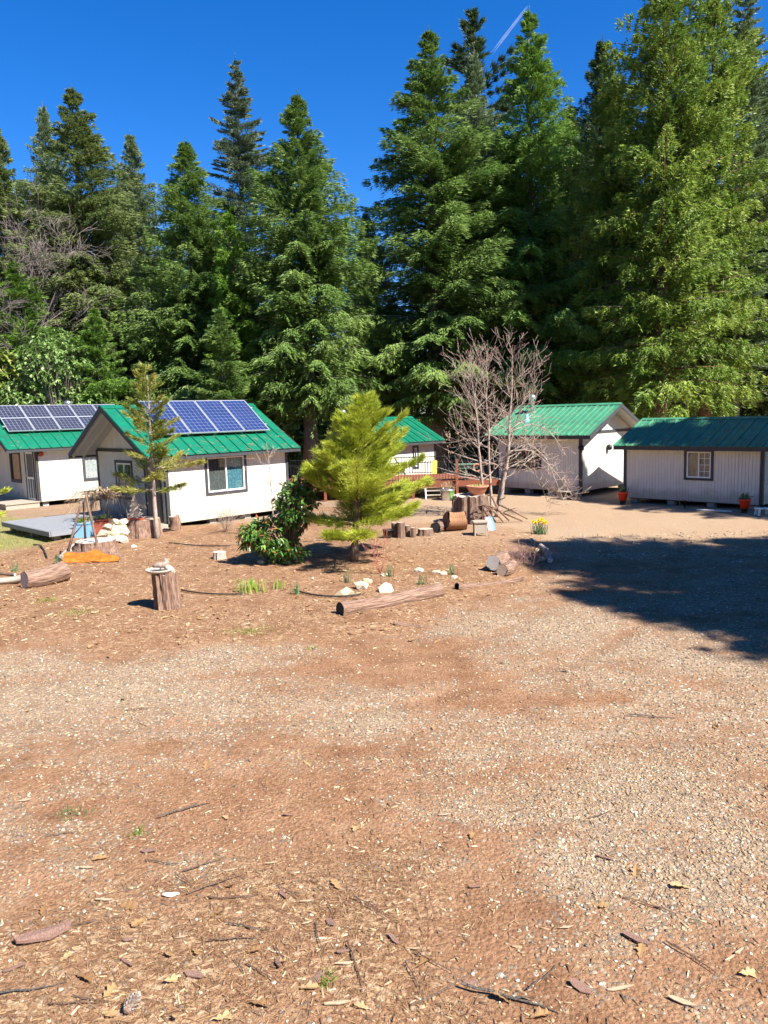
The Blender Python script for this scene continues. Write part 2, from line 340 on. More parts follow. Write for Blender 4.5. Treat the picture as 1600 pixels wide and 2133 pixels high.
# ------------------------------------------------------------------ ground
def poly_world(pp): return np.array([at(x, y)[:2] for x, y in pp])
def poly_sd(X, Y, P):                   # signed distance, positive inside
    d = np.full(X.shape, 1e9); ins = np.zeros(X.shape, bool); n = len(P)
    for i in range(n):
        a = P[i]; b = P[(i + 1) % n]; e = b - a
        t = np.clip(((X - a[0]) * e[0] + (Y - a[1]) * e[1]) / (e @ e), 0, 1)
        d = np.minimum(d, np.hypot(X - a[0] - t * e[0], Y - a[1] - t * e[1]))
        c = ((a[1] > Y) != (b[1] > Y)); ins ^= c & (X < (b[0] - a[0]) * (Y - a[1]) / (b[1] - a[1] + 1e-12) + a[0])
    return np.where(ins, d, -d)
ISL = poly_world([(-250, 1345), (-250, 1150), (0, 1165), (110, 1120), (230, 1082), (420, 1092), (620, 1085), (860, 1090), (960, 1085), (1060, 1098), (1120, 1108), (1150, 1140), (1125, 1190), (1075, 1228), (960, 1252), (840, 1312), (600, 1345), (300, 1350), (0, 1338)])
LAWN = poly_world([(-300, 1175), (-300, 1072), (40, 1075), (75, 1085), (170, 1118), (110, 1132), (0, 1150)])
def blob(px, py, rx, ry, edge=0.35):
    c = at(px, py)[:2]; a = abs(at(px + rx, py)[0] - c[0]); b = abs(at(px, py - ry)[1] - at(px, py + ry)[1]) / 2
    return (c, a, b)
GRAV = [(250, 1440, 330, 85, 0.5), (120, 1400, 200, 60, 0.25), (620, 1480, 160, 60, 0.25), (1250, 1330, 250, 70, 0.30), (1450, 1480, 220, 60, 0.2), (1050, 1560, 260, 50, 0.25), (1420, 1620, 260, 110, 0.3), (1330, 1790, 260, 120, 0.45), (1500, 1950, 160, 120, 0.3), (950, 1700, 160, 50, 0.2), (760, 1620, 150, 40, 0.15)]
DIRT = [(840, 1380, 190, 50, 0.55), (1000, 1420, 120, 22, 0.4), (1300, 1450, 180, 22, 0.4), (1030, 1910, 130, 45, 0.5), (560, 1690, 300, 70, 0.3), (120, 1600, 160, 60, 0.3), (700, 1560, 150, 25, 0.25), (60, 2060, 120, 60, 0.4), (430, 2060, 90, 35, 0.3), (1380, 1960, 80, 40, 0.25), (300, 1290, 300, 40, 0.3), (1200, 1560, 200, 20, 0.2)]
GRAV = [(*blob(*b[:4]), b[4]) for b in GRAV]; DIRT = [(*blob(*b[:4]), b[4]) for b in DIRT]
LITB = [blob(x, y, a, b) for x, y, a, b in ((250, 1990, 480, 170), (650, 1900, 330, 130), (820, 2080, 300, 90))]
def masks(X, Y):
    wx = X + 0.9 * (fbm(X * 0.9, Y * 0.9, 3) - 0.5); wy = Y + 1.6 * (fbm(X * 0.8, Y * 0.8, 9) - 0.5)
    isl = sstep(-0.25, 0.25, poly_sd(wx, wy, ISL))
    lawn = sstep(-0.3, 0.4, poly_sd(wx, wy, LAWN))
    g = 0.25 + 1.0 * (fbm(X * 0.45 + Y * 0.12, Y * 0.9, 5, 5) - 0.5) + 0.9 * (fbm(X * 2.2, Y * 3.2, 6, 3) - 0.5)
    for c, a, b, s in GRAV: g = g + s * np.exp(-(((wx - c[0]) / a) ** 2 + ((wy - c[1]) / b) ** 2))
    for c, a, b, s in DIRT: g = g - s * np.exp(-(((wx - c[0]) / a) ** 2 + ((wy - c[1]) / b) ** 2))
    road = sstep(17, 20, Y) * sstep(-1.5, 1.5, X + 0.0)
    g = np.maximum(g, road * (0.55 + 0.5 * (fbm(X * 0.7, Y * 0.9, 8) - 0.5)))
    left = sstep(19, 23, Y) * (1 - sstep(-4, -1, X)); g = np.maximum(g, left * 0.4)
    woods = sstep(33, 38, Y + 3 * (fbm(X * .3, Y * .3, 2) - .5))
    g = np.clip(g, 0, 1) * (1 - isl * 0.92) * (1 - lawn * 0.5) * (1 - woods)
    lit = 0
    for c, a, b in LITB: lit = lit + np.exp(-(((wx - c[0]) / a) ** 2 + ((wy - c[1]) / b) ** 2) ** 1.5)
    lit = np.clip(lit * 0.95 + isl * 0.75 + woods * 0.8 + 0.5 * (fbm(X * 1.3, Y * 1.3, 12) - 0.5), 0, 1)
    g = g * (1 - 0.65 * np.clip(lit, 0, 1) * (1 - road)) * (1 - 0.45 * tracks(X, Y))
    return g, lit, lawn, isl, road
TRK = poly_world([(-700, 1520), (0, 1455), (420, 1450), (800, 1420), (1120, 1340), (1280, 1250), (1330, 1180), (1340, 1110)])
def tracks(X, Y):
    d = np.full(np.shape(X), 1e9)
    for i in range(len(TRK) - 1):
        a = TRK[i]; e = TRK[i + 1] - a; t = np.clip(((X - a[0]) * e[0] + (Y - a[1]) * e[1]) / (e @ e), 0, 1); d = np.minimum(d, np.hypot(X - a[0] - t * e[0], Y - a[1] - t * e[1]))
    d = d + 0.25 * (fbm(X * .5, Y * .5, 21) - .5)
    return np.exp(-((d - 0.78) / 0.17) ** 2)
def gz(X, Y):
    X = np.asarray(X, float); Y = np.asarray(Y, float)
    z = 0.05 * (fbm(X * 0.5, Y * 0.5, 1, 3) - 0.5) + 0.018 * (fbm(X * 3.0, Y * 3.0, 2, 3) - 0.5)
    return z * sstep(60, 25, np.abs(Y)) + 0.06 * sstep(-0.2, 0.8, poly_sd(X, Y, ISL)) - 0.03 - 0.022 * tracks(X, Y)
def gz1(x, y): return float(gz(np.array([x]), np.array([y]))[0])
def on(px, py, dz=0.0):
    p = at(px, py, 0.0); p = at(px, py, gz1(p[0], p[1])); return Vector((p[0], p[1], gz1(p[0], p[1]) + dz))
def ground():
    xs = np.concatenate([[-900, -300, -120, -70, -50, -40], np.arange(-32, -9, 0.5), np.arange(-9, 9, 0.09), np.arange(9, 32, 0.5), [40, 50, 70, 120, 300, 900]])
    ys = np.concatenate([[-300, -100, -40, -20, -10, -4, -1, 1], np.arange(2, 9, 0.07), np.arange(9, 20, 0.11), np.arange(20, 36, 0.3), np.arange(36, 70, 2), [80, 110, 160, 300, 600, 1500]])
    X, Y = np.meshgrid(xs, ys); nx, ny = len(xs), len(ys)
    V = np.stack([X, Y, gz(X, Y)], -1).reshape(-1, 3)
    i = (np.arange(ny - 1)[:, None] * nx + np.arange(nx - 1)[None]).ravel()
    F = np.stack([i, i + 1, i + nx + 1, i + nx], 1)
    m, n, p = newmat('ground_soil'); v = coords(n)
    g, lit, lawn, isl, road = masks(X, Y)
    def attr(nm):
        a = n.nodes.new('ShaderNodeAttribute'); a.attribute_name = nm; return a.outputs['Fac']
    n1 = noise(n, v, 1.6, 8, 0.65); n2 = noise(n, v, 26, 5, 0.7); n3 = noise(n, v, 90, 3, 0.6)
    soil = ramp(n, [(0.25, (0.165, 0.083, 0.044)), (0.5, (0.25, 0.139, 0.077)), (0.75, (0.33, 0.20, 0.12))], n1).outputs[0]
    soil = mixc(n, soil, ramp(n, [(0.3, (0.50, 0.42, 0.36)), (0.7, (1.35, 1.35, 1.35))], n2).outputs[0], 0.8, 'MULTIPLY')
    # small stones seen as coloured cells
    vo = nd(n, 'ShaderNodeTexVoronoi'); vo.inputs['Scale'].default_value = 34; n.links.new(v, vo.inputs['Vector'])
    sepn = n.nodes.new('ShaderNodeSeparateColor'); n.links.new(vo.outputs['Color'], sepn.inputs[0])
    stone = ramp(n, [(0.0, (0.13, 0.112, 0.095)), (0.3, (0.225, 0.17, 0.12)), (0.55, (0.305, 0.23, 0.155)), (0.8, (0.34, 0.23, 0.135)), (1.0, (0.47, 0.43, 0.37))], sepn.outputs[0]).outputs[0]
    edge = ramp(n, [(0.35, (1, 1, 1)), (0.75, (0.35, 0.27, 0.2))], vo.outputs['Distance']).outputs[0]
    stone = mixc(n, stone, edge, 0.55, 'MULTIPLY')
    mth = nd(n, 'ShaderNodeMath', operation='SUBTRACT'); n.links.new(attr('gravel'), mth.inputs[0]); 
    th = nd(n, 'ShaderNodeMath', operation='MULTIPLY_ADD'); n.links.new(sepn.outputs[1], th.inputs[0]); th.inputs[1].default_value = 0.75; th.inputs[2].default_value = 0.02
    n.links.new(th.outputs[0], mth.inputs[1])
    gf = ramp(n, [(0.47, (0, 0, 0)), (0.53, (1, 1, 1))], nd_add(n, mth.outputs[0], 0.5)).outputs[0]
    col = mixc(n, soil, stone, gf)
    # dust of fine gravel on the drive
    col = mixc(n, col, (0.37, 0.265, 0.175), mulv(n, attr('gravel'), 0.5))
    col = mixc(n, col, mixc(n, (0.44, 0.315, 0.20), (0.31, 0.21, 0.13), n2), mulv(n, attr('road'), 0.55))
    # litter: flecks of straw and chips
    vs = coords(n, (1, 1.6, 1)); v2 = nd(n, 'ShaderNodeTexVoronoi'); v2.inputs['Scale'].default_value = 21; n.links.new(vs, v2.inputs['Vector'])
    sp2 = n.nodes.new('ShaderNodeSeparateColor'); n.links.new(v2.outputs['Color'], sp2.inputs[0])
    fleck = ramp(n, [(0.0, (0.13, 0.07, 0.038)), (0.4, (0.235, 0.13, 0.07)), (0.7, (0.33, 0.205, 0.115)), (0.9, (0.45, 0.31, 0.19)), (1.0, (0.55, 0.41, 0.26))], sp2.outputs[0]).outputs[0]
    fleck = mixc(n, fleck, ramp(n, [(0.3, (0.55, 0.5, 0.45)), (0.7, (1.2, 1.2, 1.2))], n3).outputs[0], 0.8, 'MULTIPLY')
    lf = nd(n, 'ShaderNodeMath', operation='MULTIPLY'); n.links.new(attr('litter'), lf.inputs[0]); n.links.new(ramp(n, [(0.35, (0, 0, 0)), (0.55, (1, 1, 1))], n1).outputs[0], lf.inputs[1])
    col = mixc(n, col, fleck, mulv(n, lf.outputs[0], 0.8))
    col = mixc(n, col, mixc(n, (0.17, 0.20, 0.05), (0.30, 0.26, 0.11), n2), mulv(n, attr('lawn'), 0.75))
    n.links.new(col, p.inputs['Base Color']); p.inputs['Roughness'].default_value = 0.95; p.inputs['Specular IOR Level'].default_value = 0.12
    hsum = nd(n, 'ShaderNodeMath', operation='MULTIPLY_ADD'); n.links.new(n3, hsum.inputs[0]); hsum.inputs[1].default_value = 0.9
    inv = nd(n, 'ShaderNodeMath', operation='SUBTRACT'); inv.inputs[0].default_value = 1.0; n.links.new(vo.outputs['Distance'], inv.inputs[1])
    n.links.new(inv.outputs[0], hsum.inputs[2]); bump(n, p, hsum.outputs[0], 0.75, 0.018)
    o = mass('ground', V, F, m); o['kind'] = 'structure'; o['label'] = 'reddish dirt and gravel yard with wood litter'
    for nm, a in (('gravel', g), ('litter', lit), ('lawn', lawn), ('road', road)):
        at_ = o.data.attributes.new(nm, 'FLOAT', 'POINT'); at_.data.foreach_set('value', np.ascontiguousarray(a.ravel(), np.float32))
    o.data.polygons.foreach_set('use_smooth', [True] * len(o.data.polygons))
def nd_add(n, s, v):
    a = nd(n, 'ShaderNodeMath', operation='ADD'); n.links.new(s, a.inputs[0]); a.inputs[1].default_value = v; return a.outputs[0]
def mulv(n, s, v):
    a = nd(n, 'ShaderNodeMath', operation='MULTIPLY'); n.links.new(s, a.inputs[0]); a.inputs[1].default_value = v; return a.outputs[0]
ground()

# ------------------------------------------------------------------ cabins
def grooved(mb, u0, u1, z0, zt, fn, step=0.105, gw=0.014, gd=0.012):
    """vertical-groove siding between u0 and u1, from z0 up to zt(u); fn(u, n, z)"""
    us = [u0]; k = math.ceil(u0 / step)
    while k * step < u1 - 1e-6:
        if k * step - gw / 2 > u0 + 0.004 and k * step + gw / 2 < u1 - 0.004: us += [k * step - gw / 2, k * step + gw / 2]
        k += 1
    us.append(u1)
    for i in range(len(us) - 1):
        a, b = us[i], us[i + 1]; d = -gd if i % 2 else 0.0
        mb.add([fn(a, d, z0), fn(b, d, z0), fn(b, d, zt(b)), fn(a, d, zt(a))], [(0, 1, 2, 3)])
        if i % 2:
            for e in (a, b): mb.add([fn(e, 0, z0), fn(e, -gd, z0), fn(e, -gd, zt(e)), fn(e, 0, zt(e))], [(0, 1, 2, 3)])
def wall_part(cab, fn, u0, u1, z0, zt, holes, brk=()):
    mb = MB(); cuts = sorted(set([u0, u1] + [h[0] for h in holes] + [h[1] for h in holes] + list(brk)))
    for a, b in zip(cuts[:-1], cuts[1:]):
        h = [h for h in holes if h[0] <= a + 1e-6 and h[1] >= b - 1e-6]
        if h:
            h = h[0]
            if h[2] > z0 + 0.01: grooved(mb, a, b, z0, lambda u: h[2], fn)
            grooved(mb, a, b, h[3], zt, fn)
        else: grooved(mb, a, b, z0, zt, fn)
        # inner face of the wall
        segs = [(z0, h[2]), (h[3], None)] if h else [(z0, None)]
        for lo, hi in segs:
            mb.add([fn(a, -0.09, lo), fn(b, -0.09, lo), fn(b, -0.09, hi if hi else zt(b)), fn(a, -0.09, hi if hi else zt(a))], [(0, 1, 2, 3)])
    for h in holes:      # reveals
        for (p, q) in (((h[0], h[2]), (h[0], h[3])), ((h[1], h[2]), (h[1], h[3])), ((h[0], h[2]), (h[1], h[2])), ((h[0], h[3]), (h[1], h[3]))):
            mb.add([fn(p[0], 0, p[1]), fn(q[0], 0, q[1]), fn(q[0], -0.09, q[1]), fn(p[0], -0.09, p[1])], [(0, 1, 2, 3)])
    return mb.build('wall', 'siding', cab)
def fbox(mb, fn, u0, u1, n0, n1, z0, z1):
    mb.hexa([fn(u0, n0, z0), fn(u1, n0, z0), fn(u1, n1, z0), fn(u0, n1, z0), fn(u0, n0, z1), fn(u1, n0, z1), fn(u1, n1, z1), fn(u0, n1, z1)])
def window(cab, fn, h, trim=0.09, frame='vinyl', mull=(0.5,), curtain=('teal',), grid=0, ft=0.045):
    u0, u1, z0, z1 = h
    wroot = MB(); 
    for a in ((u0 - trim, u1 + trim, z1, z1 + trim), (u0 - trim, u1 + trim, z0 - trim, z0), (u0 - trim, u0, z0, z1), (u1, u1 + trim, z0, z1)):
        fbox(wroot, fn, a[0], a[1], 0.002, 0.028, a[2], a[3])
    win = wroot.build('window', 'trim', cab)
    fr = MB()
    for a in ((u0, u1, z1 - ft, z1), (u0, u1, z0, z0 + ft), (u0, u0 + ft, z0 + ft, z1 - ft), (u1 - ft, u1, z0 + ft, z1 - ft)):
        fbox(fr, fn, a[0], a[1], -0.05, 0.012, a[2], a[3])
    xs = [u0 + ft] + [u0 + (u1 - u0) * m for m in mull] + [u1 - ft]
    for m in mull:
        c = u0 + (u1 - u0) * m; fbox(fr, fn, c - ft * 0.45, c + ft * 0.45, -0.048, 0.010, z0 + ft, z1 - ft)
    if grid:
        for gi, (a, b) in enumerate(zip(xs[:-1], xs[1:])):
            if gi != grid - 1 and grid < 9: continue
            c = (a + b) / 2; fbox(fr, fn, c - 0.008, c + 0.008, -0.03, -0.012, z0 + ft, z1 - ft)
            for q in range(1, 4):
                zz = z0 + (z1 - z0) * q / 4; fbox(fr, fn, a, b, -0.029, -0.011, zz - 0.008, zz + 0.008)
    fr.build('frame', frame, win)
    for i, (a, b) in enumerate(zip(xs[:-1], xs[1:])):
        g = MB(); fbox(g, fn, a + 0.002, b - 0.002, -0.026, -0.022, z0 + ft, z1 - ft); g.build('pane', 'glass', win)
        cm = curtain[i % len(curtain)]
        if cm:
            c = MB(); N = 26; low = z0 + 0.02; top = z1 - 0.10
            vs = []
            for k in range(N + 1):
                u = a + (b - a) * k / N; nn = -0.062 + 0.012 * math.sin(k * 1.35) + 0.006 * math.sin(k * 3.1)
                vs += [fn(u, nn, low), fn(u, nn, top + 0.03 * abs(math.sin(k * 0.6)))]
            c.add(vs, [(2 * k, 2 * k + 1, 2 * k + 3, 2 * k + 2) for k in range(N)]); c.build('curtain', cm, win, smooth=True)
    return win
def door(cab, fn, u0, u1, z0, z1, mat='door', lite=None, screen=False):
    t = MB(); tr = 0.08
    for a in ((u0 - tr, u1 + tr, z1, z1 + tr), (u0 - tr, u0, z0, z1), (u1, u1 + tr, z0, z1)): fbox(t, fn, a[0], a[1], 0.002, 0.03, a[2], a[3])
    d = t.build('door', 'trim', cab)
    if screen:
        f = MB(); s = 0.06
        for a in ((u0, u1, z1 - s, z1), (u0, u1, z0, z0 + s), (u0, u0 + s, z0 + s, z1 - s), (u1 - s, u1, z0 + s, z1 - s), (u0 + s, u1 - s, z0 + 0.85, z0 + 0.93)):
            fbox(f, fn, a[0], a[1], -0.02, 0.014, a[2], a[3])
        for q in (0.33, 0.66): c = u0 + (u1 - u0) * q; fbox(f, fn, c - 0.015, c + 0.015, -0.015, 0.010, z0 + s, z0 + 0.85)
        f.build('frame', 'vinyl', d)
        m = MB(); fbox(m, fn, u0 + s, u1 - s, -0.012, -0.008, z0 + s, z1 - s); m.build('screen_mesh', 'screen', d)
    else:
        m = MB(); fbox(m, fn, u0 + 0.004, u1 - 0.004, -0.06, -0.015, z0, z1)
        for (a, b, c, e) in ((0.14, 0.46, 0.08, 0.44), (0.54, 0.86, 0.08, 0.44), (0.14, 0.46, 0.52, 0.92), (0.54, 0.86, 0.52, 0.92)):
            w = u1 - u0; hh = z1 - z0
            fbox(m, fn, u0 + a * w, u0 + b * w, -0.015, -0.004, z0 + c * hh, z0 + e * hh)
        m.build('leaf', mat, d)
    k = MB(); c = fn(u1 - 0.07, 0.05, z0 + 0.98); k.lathe([(0.0, -0.028), (0.02, -0.022), (0.03, 0), (0.02, 0.022), (0.0, 0.028)], 8, c); k.build('handle', 'steel', d, True)
    return d
def cabin(name, label, origin, rotz, L, Wd, hw, pitch, x0oh, x1oh, yoh, z0=0.1, roofmat='roof', pw=0.42, mid=False, front=(), left=(), right=(), gable_left_trim=True):
    cab = thing(name, label, 'cabin', (origin[0], origin[1], 0), rotz)
    tp = math.tan(pitch); cp = math.cos(pitch)
    f_front = lambda u, n, z: (u, -n, z); f_back = lambda u, n, z: (u, Wd + n, z)
    f_left = lambda u, n, z: (-n, u, z); f_right = lambda u, n, z: (L + n, u, z)
    zg = lambda u: hw + (Wd / 2 - abs(u - Wd / 2)) * tp
    flat = lambda u: hw
    wall_part(cab, f_front, 0, L, z0, flat, [h['h'] for h in front])
    wall_part(cab, f_back, 0, L, z0, flat, [])
    wall_part(cab, f_left, 0, Wd, z0, zg, [h['h'] for h in left], (Wd / 2,))
    wall_part(cab, f_right, 0, Wd, z0, zg, [h['h'] for h in right], (Wd / 2,))
    for fn, lst in ((f_front, front), (f_left, left), (f_right, right)):
        for h in lst:
            h = dict(h); hh = h.pop('h'); k = h.pop('kind', 'w')
            if k == 'w': window(cab, fn, hh, **h)
            else: door(cab, fn, *hh, **h)
    fl = MB(); fl.box(0.12, L - 0.12, 0.12, Wd - 0.12, z0 - 0.04, z0 + 0.06); fl.build('floor_frame', 'dark', cab)
    for ix in range(4):
        for y in (0.25, Wd - 0.25):
            x = 0.3 + ix * (L - 0.6) / 3; b = MB(); b.box(x - 0.12, x + 0.12, y - 0.12, y + 0.12, -0.06, z0 - 0.035); b.build('pier', 'concrete', cab)
    # corner boards
    for cx, sx in ((0, -1), (L, 1)):
        for cy, sy in ((0, -1), (Wd, 1)):
            b = MB(); x1, x2 = sorted((cx + sx * 0.022, cx - sx * 0.085)); y1, y2 = sorted((cy + sy * 0.022, cy - sy * 0.085))
            o1, o2 = sorted((cx + sx * 0.022, cx + sx * 0.0015)); b.box(o1, o2, y1, y2, z0, hw)
            p1, p2 = sorted((cy + sy * 0.021, cy + sy * 0.0015)); q1, q2 = sorted((cx, cx - sx * 0.085)); b.box(q1, q2, p1, p2, z0, hw)
            b.build('corner_board', 'trim', cab)
    for fn in (f_left, f_right):
        b = MB(); fbox(b, fn, 0.09, Wd - 0.09, 0.002, 0.026, hw - 0.05, hw + 0.06); b.build('belly_band', 'trim', cab)
    # roof: deck slab with soffit face, fascia, panels, cap
    th = 0.10; xa, xb = -x0oh, L + x1oh; ye = -yoh; ym = Wd / 2; ze = hw - yoh * tp; zm = hw + ym * tp
    rf = MB()
    off = 0.012
    for sgn in (0, 1):
        Y = (lambda y: y) if not sgn else (lambda y: Wd - y)
        rf.hexa([(xa, Y(ye), ze + off), (xb, Y(ye), ze + off), (xb, Y(ym), zm + off), (xa, Y(ym), zm + off), (xa, Y(ye), ze + th), (xb, Y(ye), ze + th), (xb, Y(ym), zm + th), (xa, Y(ym), zm + th)])
    roof = rf.build('roof', 'soffit', cab)
    for sgn in (0, 1):
        Y = (lambda y: y) if not sgn else (lambda y: Wd - y)
        b = MB(); y1, y2 = sorted((Y(ye - 0.028), Y(ye - 0.001))); b.box(xa, xb, y1, y2, ze - 0.055, ze + th + 0.003); b.build('fascia', 'trim', roof)
        for x1, x2 in ((xa - 0.03, xa - 0.001), (xb + 0.001, xb + 0.03)):
            b = MB(); b.hexa([(x1, Y(ye - 0.028), ze - 0.07), (x2, Y(ye - 0.028), ze - 0.07), (x2, Y(ym), zm - 0.055), (x1, Y(ym), zm - 0.055), (x1, Y(ye - 0.028), ze + th + 0.004), (x2, Y(ye - 0.028), ze + th + 0.004), (x2, Y(ym), zm + th + 0.004), (x1, Y(ym), zm + th + 0.004)])
            b.build('bargeboard', 'trim', roof)
        # metal panels
        n = max(1, round((xb - xa + 0.06) / pw)); w = (xb - xa + 0.06) / n
        prof = [(0.0, 0.0), (0.010, 0.038), (0.036, 0.038), (0.046, 0.0)]
        if mid: prof += [(w * 0.5 - 0.02, 0.0), (w * 0.5 - 0.01, 0.016), (w * 0.5 + 0.01, 0.016), (w * 0.5 + 0.02, 0.0)]
        prof += [(w, 0.0)]
        pts = []; ylo = ye - 0.06; zlo = ze - 0.032 * tp / max(tp, 0.01) * tp
        for (y, z) in ((ylo, ze - 0.06 * tp), (ym, zm)):
            for (x, h) in prof: pts.append((x, Y(y - (h * math.sin(pitch))), z + th + 0.012 + h * cp))
        for (y, z) in ((ylo, ze - 0.06 * tp), (ym, zm)):
            for (x, h) in prof: pts.append((x, Y(y - (h * math.sin(pitch))), z + th + 0.006 + h * cp))
        k = len(prof); mb = MB()
        fs = [(i, i + 1, k + i + 1, k + i) for i in range(k - 1)] + [(2 * k + i, 3 * k + i, 3 * k + i + 1, 2 * k + i + 1) for i in range(k - 1)] + [(i, 2 * k + i, 2 * k + i + 1, i + 1) for i in range(k - 1)]
        mb.add(pts, fs); p0 = mb.build('roof_panel', roofmat, roof, loc=(xa - 0.03, 0, 0))
        for i in range(1, n):
            c = copyobj(p0, roof); c.location = (xa - 0.03 + i * w, 0, 0)
    b = MB(); cw = 0.16; zt = zm + th + 0.045
    b.add([(xa - 0.04, ym - cw, zt - cw * tp), (xb + 0.04, ym - cw, zt - cw * tp), (xb + 0.04, ym, zt), (xa - 0.04, ym, zt), (xb + 0.04, ym + cw, zt - cw * tp), (xa - 0.04, ym + cw, zt - cw * tp),
           (xa - 0.04, ym - cw, zt - cw * tp - 0.02), (xb + 0.04, ym - cw, zt - cw * tp - 0.02)], [(0, 1, 2, 3), (3, 2, 4, 5), (0, 6, 7, 1)])
    b.build('ridge_cap', roofmat, roof)
    cab['zinfo'] = [ze, zm, th]
    return cab, roof, dict(ze=ze, zm=zm, th=th, tp=tp, ye=ye, ym=ym, pitch=pitch, xa=xa, xb=xb)
def stovepipe(roof, x, y, z0, h, r=0.075, strap=None, mat='steel'):
    b = MB(); b.lathe([(r, 0), (r, h), (r * 1.35, h), (r * 1.35, h + 0.06), (r * 1.6, h + 0.06), (r * 1.6, h + 0.2), (r * 1.25, h + 0.24), (0.02, h + 0.29)], 16, (x, y, z0))
    o = b.build('stove_pipe', mat, roof, True)
    f = MB(); f.lathe([(r * 2.2, -0.06), (r * 1.1, 0.12), (r * 1.02, 0.12)], 16, (x, y, z0 + 0.05)); f.build('flashing', mat, roof, True)
    if strap:
        s = MB(); s.tube([(x, y, z0 + h * 0.75), strap], 0.012, 5); s.build('brace', mat, roof)
def solar(cabn, roof_i, label, x0, n, pwid, plen, s0, lift0, lift1, cmat, half=False):
    """n panels side by side on the y=0 slope; s0 is the distance up the slope from the eave"""
    cx, cy = cabn.location.x, cabn.location.y
    arr = thing('solar_array', label, 'solar array', (cx, cy, 0), cabn.rotation_euler.z)
    pit = roof_i['pitch']; cp, sp = math.cos(pit), math.sin(pit)
    def S(x, s, h):
        t = (s - s0) / plen; hh = h + lift0 + (lift1 - lift0) * t + roof_i['th'] + 0.02
        return (x, roof_i['ye'] + s * cp - hh * sp, roof_i['ze'] + s * sp + hh * cp)
    # one mesh set, then copies along x
    base = None
    for i in range(n):
        px = x0 + i * (pwid + 0.02)
        if base is None:
            fr = MB()
            fwid = 0.016
            for a in ((0, pwid, 0, fwid), (0, pwid, plen - fwid, plen), (0, fwid, fwid, plen - fwid), (pwid - fwid, pwid, fwid, plen - fwid)):
                fr.hexa([S(a[0], s0 + a[2], 0), S(a[1], s0 + a[2], 0), S(a[1], s0 + a[3], 0), S(a[0], s0 + a[3], 0), S(a[0], s0 + a[2], .04), S(a[1], s0 + a[2], .04), S(a[1], s0 + a[3], .04), S(a[0], s0 + a[3], .04)])
            p = fr.build('solar_panel', 'alum', arr, loc=(px, 0, 0))
            bk = MB(); bk.hexa([S(fwid, s0 + fwid, .01), S(pwid - fwid, s0 + fwid, .01), S(pwid - fwid, s0 + plen - fwid, .01), S(fwid, s0 + plen - fwid, .01), S(fwid, s0 + fwid, .03), S(pwid - fwid, s0 + fwid, .03), S(pwid - fwid, s0 + plen - fwid, .03), S(fwid, s0 + plen - fwid, .03)])
            b = bk.build('backsheet', 'backsheet', p)
            ce = MB(); nx, ny = 6, 10; iw = (pwid - 2 * fwid - 0.02) / nx; il = (plen - 2 * fwid - 0.02 - (0.04 if half else 0)) / ny
            for a in range(nx):
                for c in range(ny):
                    xx = fwid + 0.01 + a * iw; ss = s0 + fwid + 0.01 + c * il + (0.04 if half and c >= 5 else 0); gx = iw * 0.03; gs = il * 0.025
                    ce.add([S(xx + gx, ss + gs, .034), S(xx + iw - gx, ss + gs, .034), S(xx + iw - gx, ss + il - gs, .034), S(xx + gx, ss + il - gs, .034)], [(0, 1, 2, 3)])
            c_ = ce.build('cell_grid', cmat, p)
            base = (p, b, c_)
        else:
            p = copyobj(base[0], arr); p.location = (px, 0, 0); copyobj(base[1], p); copyobj(base[2], p)
    tot = n * (pwid + 0.02)
    for s in (0.22, 0.78):
        r = MB(); ss = s0 + plen * s
        r.hexa([S(x0 - 0.1, ss - 0.02, -0.05), S(x0 + tot + 0.1, ss - 0.02, -0.05), S(x0 + tot + 0.1, ss + 0.02, -0.05), S(x0 - 0.1, ss + 0.02, -0.05), S(x0 - 0.1, ss - 0.02, -0.002), S(x0 + tot + 0.1, ss - 0.02, -0.002), S(x0 + tot + 0.1, ss + 0.02, -0.002), S(x0 - 0.1, ss + 0.02, -0.002)])
        r.build('rail', 'alum', arr)
        for xx in (x0 + 0.1, x0 + tot * 0.5, x0 + tot - 0.1):
            lg = MB(); t = (ss - s0) / plen; l = lift0 + (lift1 - lift0) * t + 0.02
            a = Vector(S(xx, ss, -0.05)); bb = Vector((xx, roof_i['ye'] + ss * cp - (roof_i['th'] + .012) * sp, roof_i['ze'] + ss * sp + (roof_i['th'] + .012) * cp))
            lg.beam(a, bb, 0.04, 0.04, (1, 0, 0)); lg.build('standoff', 'alum', arr)
    return arr
E1 = np.array([math.sqrt(.5), math.sqrt(.5), 0]); E2 = np.array([-math.sqrt(.5), math.sqrt(.5), 0]); A45 = math.radians(45)
PIT = math.radians(30)
# cabin with the blue solar panels, left of centre
O2 = at(352, 1102)
c2, r2, i2 = cabin('cabin', 'off-white cabin with green roof, blue solar panels and a teal-curtained window', O2, A45, 4.65, 4.55, 2.36, PIT, 0.80, 0.28, 0.34, z0=0.14,
    front=[dict(h=(1.46, 2.86, 0.98, 2.08), curtain=('greycurtain', 'teal'), mull=(0.5,), trim=0.09)],
    left=[dict(kind='d', h=(0.35, 1.2, 0.2, 2.1)), dict(h=(2.15, 3.15, 0.85, 1.95), curtain=(None,), mull=(0.5,))])
solar(c2, i2, 'four deep blue solar panels on the green roof left of centre', 0.2, 4, 1.0, 1.75, 0.98, 0.10, 0.30, 'cells2')
for x in (-0.35, -0.70):
    for s_ in (0, 1):
        b = MB(); y = (lambda v: v) if not s_ else (lambda v: 4.55 - v)
        b.beam((x, y(-0.3), i2['ze'] - 0.0), (x, y(2.27), i2['zm'] - 0.06), 0.045, 0.12); b.build('rafter', 'soffit', r2)
